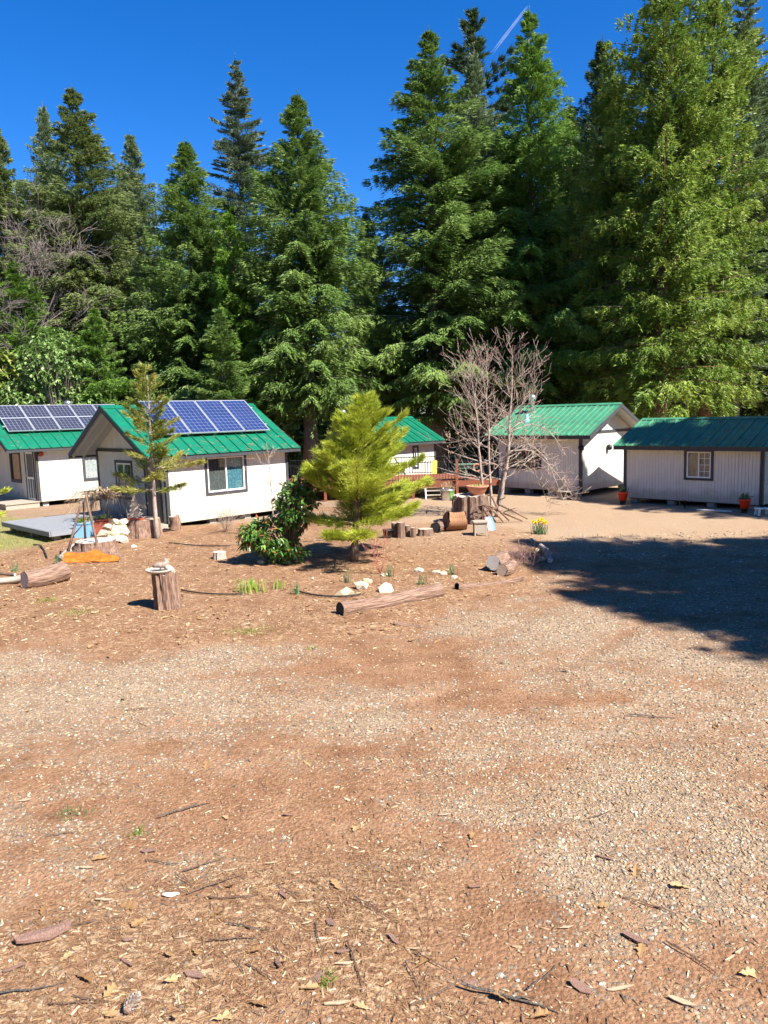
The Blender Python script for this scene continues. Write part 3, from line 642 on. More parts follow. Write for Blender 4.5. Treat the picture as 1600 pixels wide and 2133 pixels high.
# cabin at the left edge
O1 = at(83, 1054)
c1, r1, i1 = cabin('cabin', 'off-white cabin at left edge with dark solar panels and a screen door', O1, A45, 5.2, 4.6, 2.47, PIT, 1.2, 0.3, 0.36, z0=0.16,
    front=[dict(h=(1.95, 3.05, 0.92, 2.12), curtain=('lace',), mull=(), frame='trim', trim=0.07)],
    left=[dict(kind='d', h=(0.28, 1.08, 0.22, 2.16), screen=True), dict(h=(1.75, 2.75, 0.95, 2.1), curtain=(None,), mull=(), frame='trim')])
solar(c1, i1, 'row of dark navy solar panels on the roof at the left edge', -0.78, 5, 1.03, 1.85, 1.12, 0.10, 0.24, 'cells', half=True)
stovepipe(r1, 2.75, 3.0, i1['zm'] - 0.2, 0.42, 0.11, (3.6, 2.6, i1['zm'] + 0.15))
# small cabin far behind the young pine
O5 = at(908, 1008) - 3.2 * E1
c5, r5, i5 = cabin('cabin', 'small white cabin with green roof behind the yellow-green young pine', O5, A45, 3.2, 3.5, 2.12, math.radians(27), 0.4, 0.3, 0.34, z0=0.16, mid=True, pw=0.48,
    front=[dict(h=(1.75, 1.95, 0.9, 1.75), curtain=(None,), mull=())], left=[dict(kind='d', h=(1.3, 2.1, 0.2, 1.9))])
stovepipe(r5, 0.0, 2.7, i5['zm'] - 0.5, 0.75, 0.085, (0.8, 2.3, i5['zm'] - 0.1))
# cabin right of the bare tree
N3 = at(1210, 1035); L3 = 3.85
c3, r3, i3 = cabin('cabin', 'off-white cabin with sunlit green roof behind the bare tree', N3 + L3 * E2, -A45, L3, 4.0, 2.38, math.radians(25.5), 0.3, 0.55, 0.32, z0=0.2, roofmat='roof2', mid=True, pw=0.46,
    front=[dict(h=(0.55, 2.05, 1.05, 1.75), curtain=(None,), mull=(0.5,), frame='trim', trim=0.07)])
stovepipe(r3, 0.7, 1.5, i3['zm'] - 0.45, 0.75, 0.1)
# cabin at the right edge
N4 = at(1587, 1062); L4 = 4.62
c4, r4, i4 = cabin('cabin', 'low grey-white cabin at right edge, its green roof in tree shade', N4 + L4 * E2, -A45, L4, 3.7, 2.0, math.radians(21.5), 0.22, 0.45, 0.3, z0=0.14, roofmat='roof2', mid=True, pw=0.46,
    front=[dict(h=(2.22, 3.02, 0.92, 1.78), curtain=('tancurtain',), mull=(0.5,), grid=2, trim=0.08)])
def on_cab(cab, x, y, z):
    a = cab.rotation_euler.z; c, s = math.cos(a), math.sin(a)
    return Vector((cab.location.x + c * x - s * y, cab.location.y + s * x + c * y, z))
# roof vent cap on the bare-tree cabin (pale pipe boot)
b = MB(); sy = 0.75; zz = i3['ze'] + (sy + 0.32) * i3['tp'] + 0.12; b.lathe([(0.14, -0.08), (0.10, 0.06), (0.06, 0.10), (0.055, 0.26), (0.0, 0.27)], 12, (0.95, sy, zz)); b.build('vent_boot', 'bluetub', r3, True)
# wall lamps
for cab, (x, y, z), lab in ((c3, (L3 + 0.03, 1.95, 1.78), 'dark round wall lamp on the sunlit gable beside the right cabin'), (c3, (L3 - 0.03, -0.03, 1.85), 'small corner flood lamp under the eave behind the bare tree'), (c1, (0.14, -0.03, 2.12), 'small red lantern lamp under the eave at the left cabin corner')):
    p = on_cab(cab, x, y, z); t = thing('wall_lamp', lab, 'lamp', p, cab.rotation_euler.z)
    o = MB(); o.box(-0.05, 0.0, -0.04, 0.04, -0.06, 0.06); o.build('bracket', 'trim', t)
    o = MB(); o.lathe([(0.02, 0.10), (0.09, 0.06), (0.11, -0.06), (0.08, -0.12), (0.0, -0.13)], 14, (0.06, 0, 0)); o.build('lamp_shade', 'blackmetal' if 'red' not in lab else 'redbrick', t, True)
# porch of the left cabin
p = on_cab(c1, 0, 0, 0); t = thing('porch', 'low wooden plank porch before the screen door at left edge', 'porch', p, A45)
for k in range(9):
    b = MB(); b.box(-1.35 + k * 0.15, -1.35 + k * 0.15 + 0.143, -0.1, 4.5, 0.16, 0.2); b.build('plank', 'lumber', t)
b = MB(); b.box(-1.32, -0.02, -0.06, -0.02, -0.04, 0.155); b.box(-1.32, -1.28, -0.02, 4.4, -0.04, 0.155); b.build('joist', 'lumber', t)
# grey deck before cabin 2
p0 = on(50, 1092); dk = thing('deck', 'low grey painted deck platform before the solar-panel cabin', 'deck', on_cab(c2, 0, 0, 0), A45)
for k in range(20):
    b = MB(); b.box(-3.35 + k * 0.16, -3.35 + k * 0.16 + 0.155, 0.55, 4.2, 0.26, 0.30); b.build('plank', 'deckgrey', dk)
b = MB(); b.box(-3.34, -0.16, 0.51, 0.545, 0.16, 0.295); b.box(-3.395, -3.355, 0.51, 4.2, 0.16, 0.295); b.build('rim_board', 'deckgrey', dk)
for x in (-3.1, -1.7, -0.4):
    for y in (0.8, 2.4, 4.0):
        b = MB(); b.box(x - 0.09, x + 0.09, y - 0.09, y + 0.09, -0.06, 0.262); b.build('post', 'lumber', dk)
b = MB(); b.box(-0.9, -0.1, -0.15, 0.5, 0.0, 0.17); b.build('step', 'lumber', dk)
# red deck with black railing between the far cabin and the bare-tree cabin
DY = at(895, 1036)[1]; dz = 0.62
dxa, dxb = aty(700, 1000, DY)[0] - 2.2, aty(1046, 1000, DY)[0]
dk2 = thing('raised_deck', 'raised red-brown timber deck with black railing behind the stump planter', 'deck', ((dxa + dxb) / 2, DY, 0))
X0, X1 = dxa - (dxa + dxb) / 2, dxb - (dxa + dxb) / 2
for k in range(26):
    b = MB(); b.box(X0, X1, k * 0.145, k * 0.145 + 0.138, dz - 0.04, dz); b.build('plank', 'deckred', dk2)
b = MB(); b.box(X0, X1, -0.05, -0.004, dz - 0.22, dz - 0.005); b.build('rim_board', 'deckred', dk2)
n_p = 6
for k in range(n_p):
    x = X0 + 0.06 + (X1 - X0 - 0.12) * k / (n_p - 1); b = MB(); b.box(x - 0.05, x + 0.05, -0.155, -0.055, -0.08, dz + (0.85 if k in (2, 4) else 0.05)); b.build('post', 'deckred', dk2)
def railing(par, x0, x1, y, z0, z1):
    b = MB(); b.box(x0, x1, y - 0.02, y + 0.02, z1 - 0.035, z1); b.build('top_rail', 'blackmetal', par)
    b = MB(); b.box(x0, x1, y - 0.015, y + 0.015, z0 + 0.06, z0 + 0.09); b.build('bottom_rail', 'blackmetal', par)
    n = int((x1 - x0) / 0.115); me = None
    for i in range(n + 1):
        x = x0 + (x1 - x0) * i / n
        if me is None:
            b = MB(); b.box(-0.009, 0.009, y - 0.009, y + 0.009, z0 + 0.07, z1 - 0.01); o = b.build('baluster', 'blackmetal', par, loc=(x, 0, 0)); me = o
        else:
            c = copyobj(me, par); c.location = (x, 0, 0)
railing(dk2, X0, X1, 0.02, dz, dz + 0.78)
railing(dk2, X0, X1, 3.7, dz, dz + 0.78)

# ------------------------------------------------------------------ conifers
def conifer_mesh(seed, H, R, zb, N, nb, style):
    """returns (leaf verts, faces, var, limb MB) for a crown of height H and radius R whose lowest limbs start at zb"""
    rs = np.random.RandomState(seed)
    st = dict(up=0.55, low=-0.25, droop=0.25, lat=0.30, hang=0.45, l=0.30, w=0.034, jit=0.18, clump=0.0, prof=0.55, thick=0.12, down=0.35)
    st.update(style)
    t = rs.rand(nb) ** 0.85                                            # more limbs low down
    t = np.clip(t, 0, 0.985); z = zb + (H - zb) * t
    az = np.arange(nb) * 2.39996 + rs.rand(nb) * 0.9
    pr = (np.minimum(1.48 * (1 - t), 0.36 + 0.64 * (1 - t)) if st['prof'] > 0.5 else np.minimum((1 - t) ** st['prof'], (1 - t) * 2.4)) * np.clip(0.55 + t * 3.0, 0, 1) * R
    if 'gap' in st: Lb_keep = fbm(az * 1.6, z * 0.5, 30 + seed % 7, 2) > st['gap']
    if 'cone' in st: pr = np.minimum(st['cone'] * (1 - t), 0.9) * np.clip(0.6 + t * 3.0, 0, 1) * R
    lob = 1 + 0.22 * np.sin(az * 2 + rs.rand() * 6) * rs.rand() + 0.12 * np.sin(az * 3 + z * 0.6)
    Lb = pr * rs.uniform(0.62, 1.12, nb) * lob + 0.12
    slope = st['low'] + (st['up'] - st['low']) * t + rs.normal(0, 0.10, nb)
    if 'gap' in st: Lb = np.where(Lb_keep, Lb * rs.uniform(0.7, 1.1, nb), Lb * 0.45)
    w = Lb ** 0.95 + 0.12; bi = rs.choice(nb, size=N, p=w / w.sum())
    s = rs.beta(1.25, 1.0, N) * 0.95 + 0.05
    if st['clump'] > 0:
        q = np.round(s * 5 + (bi % 7) * 0.3) / 5; s = np.clip(s * (1 - st['clump']) + q * st['clump'] + rs.normal(0, 0.03, N), 0.05, 1.02)
    L = Lb[bi]; a = az[bi]
    out = np.stack([np.cos(a), np.sin(a), np.zeros(N)], 1); lat = np.stack([-np.sin(a), np.cos(a), np.zeros(N)], 1)
    bow = np.sin(bi * 1.7) * 0.25
    v = np.clip(rs.normal(0, 0.5, N), -1, 1); hg = st['hang'] * np.ones(N); lk = np.ones(N)
    if st.get('strand'):                                               # needles gathered on separate hanging twigs
        v = np.sign(v) * rs.rand(N) ** 0.8; nt_ = np.ceil(L / st['strand']); tw = np.floor(s * nt_); sd = np.sign(v)
        h1 = np.abs(np.sin(tw * 12.9898 + bi * 78.233 + sd * 37.7) * 43758.5) % 1; h2 = np.abs(np.sin(tw * 39.346 + bi * 11.135 + sd * 83.1) * 24634.6) % 1
        s = np.clip((tw + 0.25 + 0.5 * h2 + rs.normal(0, 0.09, N)) / nt_, 0.03, 1.02); hg = hg * (0.35 + 1.4 * h1); lk = 0.55 + 0.9 * h2
    lw = np.minimum(0.95, st['lat'] * L + 0.10) * (1.05 - 0.75 * s) * lk
    P = out * (L * s)[:, None] + lat * (v * lw + bow * L * s * s * 0.5)[:, None]
    P[:, 2] = z[bi] + L * (slope[bi] * s - st['droop'] * s * s) - hg * np.abs(v) * lw * (0.6 + 0.8 * np.abs(v)) - rs.rand(N) ** 2 * st['thick'] * (0.4 + L * 0.35) * (0.35 if st.get('strand') else 1.0)
    P += rs.normal(0, 0.018, (N, 3))
    D = out * (0.55 + 0.5 * s)[:, None] + lat * (np.sign(v) * (0.25 + 0.7 * np.abs(v)))[:, None] + rs.normal(0, st['jit'], (N, 3))
    D[:, 2] += (slope[bi] - 2 * st['droop'] * s) - st['down'] * (0.3 + rs.rand(N)) * (1 - t[bi] * 0.9)
    Nn = np.tile([0, 0, 0.7], (N, 1)) + out * 0.9 + rs.normal(0, st.get('nj', 0.5), (N, 3))
    Lf = st['l'] * rs.uniform(0.55, 1.25, N) * (0.75 + 0.5 * (1 - t[bi])); Wf = st['w'] * rs.uniform(0.6, 1.3, N)
    bv = rs.rand(nb)
    var = np.clip(0.55 * bv[bi] + 0.45 * rs.rand(N) + 0.10 * (s - 0.5), 0, 1)
    V, F = tris(P, D, Nn, Lf, Wf)
    # leader tuft
    k = 110; zz = H * 1.012 - rs.rand(k) ** 1.3 * H * 0.06; aa = rs.rand(k) * 6.28
    Pl = np.stack([np.zeros(k), np.zeros(k), zz], 1); Dl = np.stack([np.cos(aa) * .45, np.sin(aa) * .45, 0.8 + 0 * aa], 1)
    V2, F2 = tris(Pl, Dl, rs.normal(0, 1, (k, 3)), np.full(k, st['l'] * .55) * (0.4 + (H - zz) / (H * .05)), np.full(k, st['w'] * .8))
    F = np.concatenate([F, F2 + len(V)]); V = np.concatenate([V, V2]); var = np.concatenate([var, rs.rand(k)])
    lm = MB(); 
    for b in range(nb):
        if Lb[b] < 0.6: continue
        o = np.array([math.cos(az[b]), math.sin(az[b]), 0]); l_ = np.array([-math.sin(az[b]), math.cos(az[b]), 0])
        pts = []
        for q in (0, 0.45, 0.9):
            p = o * Lb[b] * q + l_ * math.sin(b * 1.7) * 0.125 * Lb[b] * q * q; p[2] = z[b] + Lb[b] * (slope[b] * q - st['droop'] * q * q) - 0.02; pts.append(p)
        r = 0.012 + 0.012 * Lb[b]; lm.tube(pts, [r, r * 0.6, r * 0.2], 4, False)
    return V, F, var, lm
def trunk_mb(H, r, seed, n=10, lean=0.0):
    rr = random.Random(seed); m = MB(); pts = []; rad = []
    for i in range(9):
        q = i / 8; pts.append((math.sin(q * 3 + seed) * 0.05 * q + lean * q, math.cos(q * 2.2 + seed) * 0.05 * q, -0.15 + (H * 0.985 + 0.15) * q)); rad.append(r * (1 - q) ** 0.85 + 0.012 + (0.35 * r if i == 0 else 0))
    m.tube(pts, rad, n); return m
def make_tree(seed, H, R, zb, N, nb, style, leaf, bark, tr):
    V, F, var, lm = conifer_mesh(seed, H, R, zb, N, nb, style)
    root = bpy.data.objects.new('conifer', None); COL.objects.link(root)
    mass('crown', V, F, leaf, var, root)
    trunk_mb(H, tr, seed).build('trunk', bark, root, True); lo = lm.build('limbs', bark, root); lo['kind'] = 'stuff'
    return root
DF = dict(up=0.95, low=0.10, droop=0.30, lat=0.30, hang=1.15, down=0.9, l=0.22, w=0.024, clump=0.0, thick=0.5, nj=0.85, strand=0.2)
SP = dict(up=0.55, low=-0.05, droop=0.05, lat=0.32, hang=0.12, down=0.05, l=0.22, w=0.030, thick=0.06, prof=0.62)
CE = dict(up=0.85, low=0.15, droop=0.22, lat=0.30, hang=0.8, down=0.55, l=0.24, w=0.034, thick=0.45, clump=0.8, prof=0.42, jit=0.4, strand=0.34, nj=0.7)
PI_ = dict(up=0.75, low=0.1, droop=-0.12, lat=0.2, hang=0.0, down=-0.35, l=0.34, w=0.03, thick=0.05, clump=0.85, prof=0.6, jit=0.5)
PROTO = {}
def proto(key):
    if key in PROTO: return PROTO[key]
    spec = {'fir_a': (11, 24, 4.3, 2.5, 190000, 400, DF, 'fir', 'bark_grey', 0.36), 'fir_b': (23, 24, 4.2, 3.2, 190000, 370, dict(DF, droop=0.3, hang=0.7, low=0.18), 'fir', 'bark_grey', 0.36),
            'fir_c': (37, 20, 3.6, 3.9, 150000, 330, dict(DF, up=0.9, low=0.25, droop=0.28), 'fir', 'bark_grey', 0.3),
            'spruce': (41, 24, 3.6, 3.0, 110000, 340, SP, 'spruce', 'bark_grey', 0.3), 'cedar': (53, 25, 4.6, 3.2, 130000, 480, dict(CE, gap=0.43), 'cedar', 'bark_cedar', 0.42),
            'cedar_b': (59, 14, 2.0, 0.8, 36000, 170, dict(CE, l=0.3), 'cedar_b', 'bark_cedar', 0.2), 'pine': (61, 26, 3.0, 14, 24000, 90, PI_, 'pine', 'bark', 0.3),
            'young': (71, 11, 2.6, 0.5, 60000, 190, dict(DF, up=0.8, low=0.1, droop=0.15, hang=0.3), 'fir_bright', 'bark_grey', 0.15)}[key]
    root = make_tree(*spec); PROTO[key] = [root, spec, False]; return PROTO[key]
def place_tree(key, name, label, base, H, R, leaf=None, rot=0.0, group=None):
    pr = proto(key); root, spec, used = pr
    if not used: r = root; pr[2] = True; kids = list(r.children)
    else:
        r = root.copy(); COL.objects.link(r); kids = []
        for ch in root.children: kids.append(copyobj(ch, r))
    r.name = name; r.location = (float(base[0]), float(base[1]), -0.05); r.scale = (R / spec[2], R / spec[2], H / spec[1]); r.rotation_euler = (0, 0, rot)
    tag(r, label, 'tree', group)
    if leaf:
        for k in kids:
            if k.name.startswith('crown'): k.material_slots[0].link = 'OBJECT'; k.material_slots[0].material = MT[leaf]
    return r
def tree_px(key, name, label, px, py, Y, rad_px, leaf=None, rot=0.0):
    top = aty(px, py, Y); return place_tree(key, name, label, (top[0], Y), top[2], rad_px * pxm(Y) * (1.12 if key.startswith('cedar') else 1.12), leaf, rot)
TR = [('fir_c', 'fir_tree', 'olive fir cut off by the upper left edge of the photo', -12, 258, 47, 120, 'fir_olive', 0.3),
 ('fir_a', 'fir_tree', 'dark narrow fir peeking out just left of the broad olive fir', 88, 215, 54, 95, 'fir_grey', 1.0),
 ('fir_b', 'fir_tree', 'broad olive-green fir with bare trunk showing, at left', 150, 180, 46, 178, 'fir_olive', 2.2),
 ('fir_c', 'fir_tree', 'slim grey-green fir between the broad olive fir and the mid-green fir', 270, 275, 53, 100, 'fir_grey', 0.0),
 ('fir_a', 'fir_tree', 'mid-green fir left of the tall blue-green spruce', 385, 290, 43, 165, 'fir', 3.1),
 ('spruce', 'spruce_tree', 'tall dark blue-green spruce with a thin bare tip', 490, 120, 50, 125, None, 0.5),
 ('fir_c', 'fir_tree', 'tall green fir with bare lower trunk, left of the sky gap', 618, 195, 40.5, 165, 'fir', 4.0),
 ('fir_c', 'fir_tree', 'distant pale fir low in the gap of sky at centre', 762, 440, 62, 80, 'fir_grey', 1.7),
 ('fir_b', 'fir_tree', 'huge drooping fir on the right side of the sky gap', 893, 62, 43, 195, 'fir', 5.0),
 ('pine', 'pine_tree', 'dark tufted pine top rising between the two tallest firs', 985, 22, 56, 120, None, 0.0),
 ('fir_a', 'fir_tree', 'grey-green fir directly below the tufted pine top', 987, 105, 47, 120, 'fir_grey', 0.8),
 ('fir_b', 'fir_tree', 'tallest green fir beneath the contrail', 1103, 18, 43.5, 165, 'fir_bright', 1.4),
 ('fir_c', 'fir_tree', 'shaded dark fir tip between the tallest fir and the cedar', 1255, 80, 50, 130, 'pine', 2.6),  # fir in shade: the darkness is put into its needle colour
 ('fir_a', 'fir_tree', 'shaded dark fir behind the sunlit green roof of the right cabins', 1185, 215, 46, 120, 'pine', 0.2),  # shade painted in here too, by the darker needle material
 ('cedar', 'cedar_tree', 'large yellow-green cedar towering over the right-hand cabin roof', 1392, -130, 36.5, 165, None, 0.0),
 ('cedar', 'cedar_tree', 'second yellow-green cedar just right of the largest cedar', 1490, -70, 38.5, 140, None, 2.4),
 ('cedar', 'cedar_tree', 'slimmer shaded cedar at the left side of the cedar group', 1275, 130, 40, 105, None, 4.4),
 ('spruce', 'fir_tree', 'grey-green layered fir at the upper right corner', 1555, -40, 43, 130, 'fir_grey', 1.1),
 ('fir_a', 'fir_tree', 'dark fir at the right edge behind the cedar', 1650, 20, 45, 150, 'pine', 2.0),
 ('cedar_b', 'cedar_tree', 'slim lime-green young cedar below the blue-green spruce', 478, 425, 40, 60, None, 0.0),
 ('young', 'fir_tree', 'bushy bright-green young fir at the left edge', 30, 545, 41, 130, 'fir_bright', 0.0),
 ('young', 'fir_tree', 'feathery young fir behind the stove pipe at left', 195, 640, 38, 85, 'fir_bright', 1.0),
 ('young', 'fir_tree', 'low bushy fir behind the solar-panel cabin', 455, 640, 37.5, 90, 'fir', 2.0),
 ('young', 'fir_tree', 'half-shaded young fir behind the small far cabin', 815, 620, 46, 95, 'fir', 3.0)]
for a in TR: tree_px(*a)
# firs standing right of the picture, whose shade falls across the drive
for i, (x, y, H, R) in enumerate(((17.0, 2.2, 19.4, 4.6), (16.9, 7.8, 19, 5.2), (17.0, 5.6, 19.6, 6.0), (20.0, 4.2, 17.5, 4.3), (20.5, 8.2, 17.5, 5.0), (19.0, 19.0, 17.5, 4.0), (22.5, 18.2, 17.5, 4.2))):
    place_tree('fir_b' if i % 2 else 'fir_a', 'fir_tree', ['nearest tall fir beyond the right edge', 'second tall fir beyond the right edge', 'broad tall fir beyond the right edge', 'outer fir beyond the right edge', 'far outer fir beyond the right edge', 'fir beyond the right edge shading the right cabin roof', 'outermost fir beside the right cabin'][i], (x, y), H, R, 'fir', i * 1.3, 'firs right of the yard')
# the wood behind, seen as one dark mass
def woodland():
    rs = np.random.RandomState(5); Vs = []; Fs = []; vv = []; o = 0; tk = MB()
    base = [conifer_mesh(80 + k, 18, 3.6, 1.5, 6500, 110, dict(DF, l=0.66, w=0.11)) for k in range(3)]
    for i in range(36):
        Y = rs.uniform(56, 82); x = rs.uniform(-0.62, 0.62) * Y * 1.05
        px = 800 + x / Y * 1600
        topy = np.interp(px, [-300, 0, 130, 330, 520, 640, 740, 800, 900, 1150, 1300, 1900], [420, 420, 330, 470, 420, 480, 640, 640, 300, 330, 240, 150]) + rs.uniform(20, 160)
        H = 3.3 + (862 - topy) * Y / 1600
        V, F, var, lm = base[i % 3]; a = rs.rand() * 6.28; c, s = math.cos(a), math.sin(a)
        k = H / 18; kr = rs.uniform(0.9, 1.3)
        Vn = np.stack([(V[:, 0] * c - V[:, 1] * s) * kr + x, (V[:, 0] * s + V[:, 1] * c) * kr + Y, V[:, 2] * k], 1)
        Vs.append(Vn); Fs.append(F + o); vv.append(var); o += len(V)
        tk.tube([(x, Y, -0.1), (x, Y, H * 0.9)], [0.3, 0.04], 6)
    w = mass('woodland', np.concatenate(Vs), np.concatenate(Fs), 'pine', np.concatenate(vv)); w['kind'] = 'stuff'; w['label'] = 'dark mass of conifer wood behind the nearer trees'
    t = tk.build('woodland_trunks', 'bark_grey', w)
woodland()
def unseen_skylight_woods():  # unseen conifers added left of and behind the camera to cut sky light
    rs = np.random.RandomState(6); Vs = []; Fs = []; vv = []; o = 0; tk = MB()
    V, F, var, lm = conifer_mesh(95, 20, 4.2, 1.0, 6000, 110, dict(DF, l=0.8, w=0.15))
    spots = [(-30 - 4 * (i % 2), -14 + 6.5 * i) for i in range(8)] + [(-26 + 7 * i, -19 - 4 * (i % 2)) for i in range(6)] + [(-22 + 9 * i, -28) for i in range(4)]
    for x, Y in spots:
        x += rs.normal(0, .8); Y += rs.normal(0, .8); a = rs.rand() * 6.28; c, s = math.cos(a), math.sin(a); k = rs.uniform(.8, 1.1)
        Vs.append(np.stack([V[:, 0] * c - V[:, 1] * s + x, V[:, 0] * s + V[:, 1] * c + Y, V[:, 2] * k], 1)); Fs.append(F + o); vv.append(var); o += len(V); tk.tube([(x, Y, -.1), (x, Y, 18 * k)], [.3, .04], 6)
    w = mass('woodland', np.concatenate(Vs), np.concatenate(Fs), 'fir', np.concatenate(vv)); w['kind'] = 'stuff'; w['label'] = 'unseen conifer wood added left of and behind the camera to dim skylight'; tk.build('woodland_trunks', 'bark_grey', w)
unseen_skylight_woods()
# shaded understorey at the foot of the wood
def understorey():
    rs = np.random.RandomState(15); n = 30000
    x = rs.uniform(-34, 34, n); Y = 46 + rs.rand(n) * 9 + 2 * np.sin(x); hmax = 3.4 + 2.2 * fbm(x * 0.35, Y * 0.35, 4)
    z = rs.rand(n) ** 0.8 * hmax * np.clip(1 - np.abs(Y - 51) / 7, 0.2, 1)
    P = np.stack([x, Y, z], 1); D = rs.normal(0, 1, (n, 3)); V, F = kites(P, D, rs.normal(0, 1, (n, 3)), rs.uniform(0.15, 0.4, n), rs.uniform(0.05, 0.11, n))
    o = mass('undergrowth', V, F, 'fir', rs.rand(n) * 0.8); o['kind'] = 'stuff'; o['label'] = 'shrubby undergrowth at the foot of the wood'
understorey()

# ------------------------------------------------------------------ logs, stumps and other wood
def jitter(rs, rows, n, amp, lobes=True):
    base = 1 + amp * (rs.rand(n) - 0.5) * 2
    return [[base[k] * (1 + amp * 0.35 * (rs.rand() - 0.5)) for k in range(n)] for _ in range(rows)]
def log_thing(name, label, a, b, r0, r1, bark='bark_log', end='endgrain', seed=0, n=22, hollow=False, cat='log', group=None, amp=0.09, bend=0.03):
    a = Vector(a); b = Vector(b); rs = np.random.RandomState(seed); d = b - a
    t = thing(name, label, cat, a, 0, group)
    q = Vector((0, 0, 1)).rotation_difference(d.normalized()); t.rotation_mode = 'QUATERNION'; t.rotation_quaternion = q
    Ln = d.length; rows = 7; J = jitter(rs, rows, n, amp)
    pts = [(bend * math.sin(i / (rows - 1) * 3.1), bend * 0.6 * math.sin(i / (rows - 1) * 5), Ln * i / (rows - 1)) for i in range(rows)]
    rad = [r0 + (r1 - r0) * i / (rows - 1) for i in range(rows)]
    m = MB(); m.tube(pts, rad, n, False, J); m.build('bark', bark, t, True)
    for z, r, row, sgn, p in ((0.0, r0, 0, -1, pts[0]), (Ln, r1, rows - 1, 1, pts[-1])):
        e = MB(); ring = []
        for k in range(n):
            ang = 2 * math.pi * k / n; rr = r * J[row][k] * 0.985; ring.append((p[0] + rr * math.cos(ang), p[1] + rr * math.sin(ang), z - sgn * 0.004))
        if hollow and sgn == -1:
            inn = [(p[0] + (x - p[0]) * 0.72, p[1] + (y - p[1]) * 0.72, zz) for x, y, zz in ring]; dp = [(x, y, zz + 0.16) for x, y, zz in inn]
            e.add(ring + inn + dp, [(k, (k + 1) % n, n + (k + 1) % n, n + k) for k in range(n)] + [(n + k, n + (k + 1) % n, 2 * n + (k + 1) % n, 2 * n + k) for k in range(n)] + [tuple(2 * n + k for k in range(n))])
            e.build('cut_end', 'dark', t)
        else:
            e.add(ring, [tuple(range(n))]); o = e.build('cut_end', end, t)
    return t
def stump_thing(name, label, base, r, h, flare=1.35, top='endgrey', bark='bark_log', seed=0, n=40, amp=0.16, tilt=0.0, sq=1.0, cat='stump', jag=0.0):
    rs = np.random.RandomState(seed); t = thing(name, label, cat, base)
    nz = 9; ph = rs.rand(6) * 6.28
    def rr(k, q):
        a = 2 * math.pi * k / n
        root = 0.5 + 0.5 * math.cos(a * 5 + ph[0] + 0.6 * math.sin(a * 2 + ph[1]))
        rid = amp * (0.5 * math.sin(a * 9 + ph[2]) + 0.35 * math.sin(a * 17 + ph[3] + q) + 0.3 * (rs.rand() - 0.5))
        return r * (1 + (flare - 1) * (1 - q) ** 2.2 * (0.45 + 0.9 * root) + rid * (0.5 + 0.5 * (1 - q)))
    V = []; top_ring = []
    for i in range(nz):
        q = i / (nz - 1)
        for k in range(n):
            a = 2 * math.pi * k / n; R_ = rr(k, q)
            z = -0.08 + (h + 0.08) * q + (jag * (rs.rand() - 0.3) if i == nz - 1 else 0)
            V.append((R_ * math.cos(a) + tilt * q, R_ * math.sin(a) * sq, z))
    F = [(i * n + k, i * n + (k + 1) % n, (i + 1) * n + (k + 1) % n, (i + 1) * n + k) for i in range(nz - 1) for k in range(n)]
    m = MB(); m.add(V, F); m.build('bark', bark, t)
    e = MB(); ring = [(x, y, z - 0.006) for x, y, z in V[-n:]]; e.add(ring + [(tilt, 0, h - 0.012)], [(k, (k + 1) % n, n) for k in range(n)]); e.build('cut_top', top, t)
    return t
def P3(px, py, z=0.0): return Vector([float(v) for v in at(px, py, z)])
def PY(px, py, Y): return Vector([float(v) for v in aty(px, py, Y)])
def rock_mesh(rs, n=1):
    bm = MB(); import bmesh
    b = bmesh.new(); bmesh.ops.create_icosphere(b, subdivisions=1, radius=1.0)
    ph = rs.rand(9) * 6
    for v in b.verts:
        c = v.co; k = 1 + 0.22 * math.sin(c.x * 2.3 + ph[0]) * math.sin(c.y * 2.1 + ph[1]) + 0.14 * math.sin(c.z * 3 + ph[2]) + 0.55 * (rs.rand() - 0.5)
        v.co = c * k
        if v.co.z < -0.45: v.co.z = -0.45
    me = bpy.data.meshes.new('rock'); b.to_mesh(me); b.free(); return me
def rock_thing(label, px, py, wpx, hpx, mat='rock', seed=0, dep=0.8, group=None, rot=None):
    p = on(px, py); Y = p.y; rs = np.random.RandomState(seed); me = rock_mesh(rs); me.materials.append(MT[mat])
    o = link('rock', me); w = wpx * pxm(Y) / 2; h = hpx * pxm(Y) / 1.8
    o.scale = (w, w * dep, h); o.location = (p.x, p.y + w * dep * 0.6, p.z + h * 0.40); o.rotation_euler = (0, 0, rs.rand() * 0.6 - 0.3 if rot is None else rot)
    return tag(o, label, 'rock', group)

# stump with the bird bath
b0 = on(346, 1271); st = stump_thing('stump', 'upright split brown stump carrying the bird-bath dish', b0 + Vector((0, 0.2, 0)), 0.195, 0.62, 1.18, 'endgrain', 'bark_log', 3, 34, 0.34, tilt=-0.05, jag=0.06)
bb = thing('bird_bath', 'shallow pale dish lying on the upright brown stump', 'bird bath', b0 + Vector((-0.13, 0.2, 0.62)))
m = MB(); m.lathe([(0.0, 0.004), (0.15, 0.004), (0.22, 0.04), (0.245, 0.075), (0.23, 0.08), (0.20, 0.05), (0.13, 0.025), (0.0, 0.02)], 26); m.build('dish', 'wood_grey', bb, True)
m = MB(); m.lathe([(0.0, 0.045), (0.19, 0.045)], 26); m.build('water', 'glass', bb)
dw = thing('driftwood', 'bird-shaped driftwood knot on the bird-bath dish', 'driftwood', b0 + Vector((-0.05, 0.22, 0.66)))
m = MB(); m.tube([(-0.20, 0, 0.07), (-0.12, 0, 0.10), (0.0, 0.0, 0.10), (0.06, 0, 0.16), (0.02, 0, 0.22)], [0.02, 0.05, 0.06, 0.05, 0.012], 8); m.build('body', 'bark_pale', dw, True)
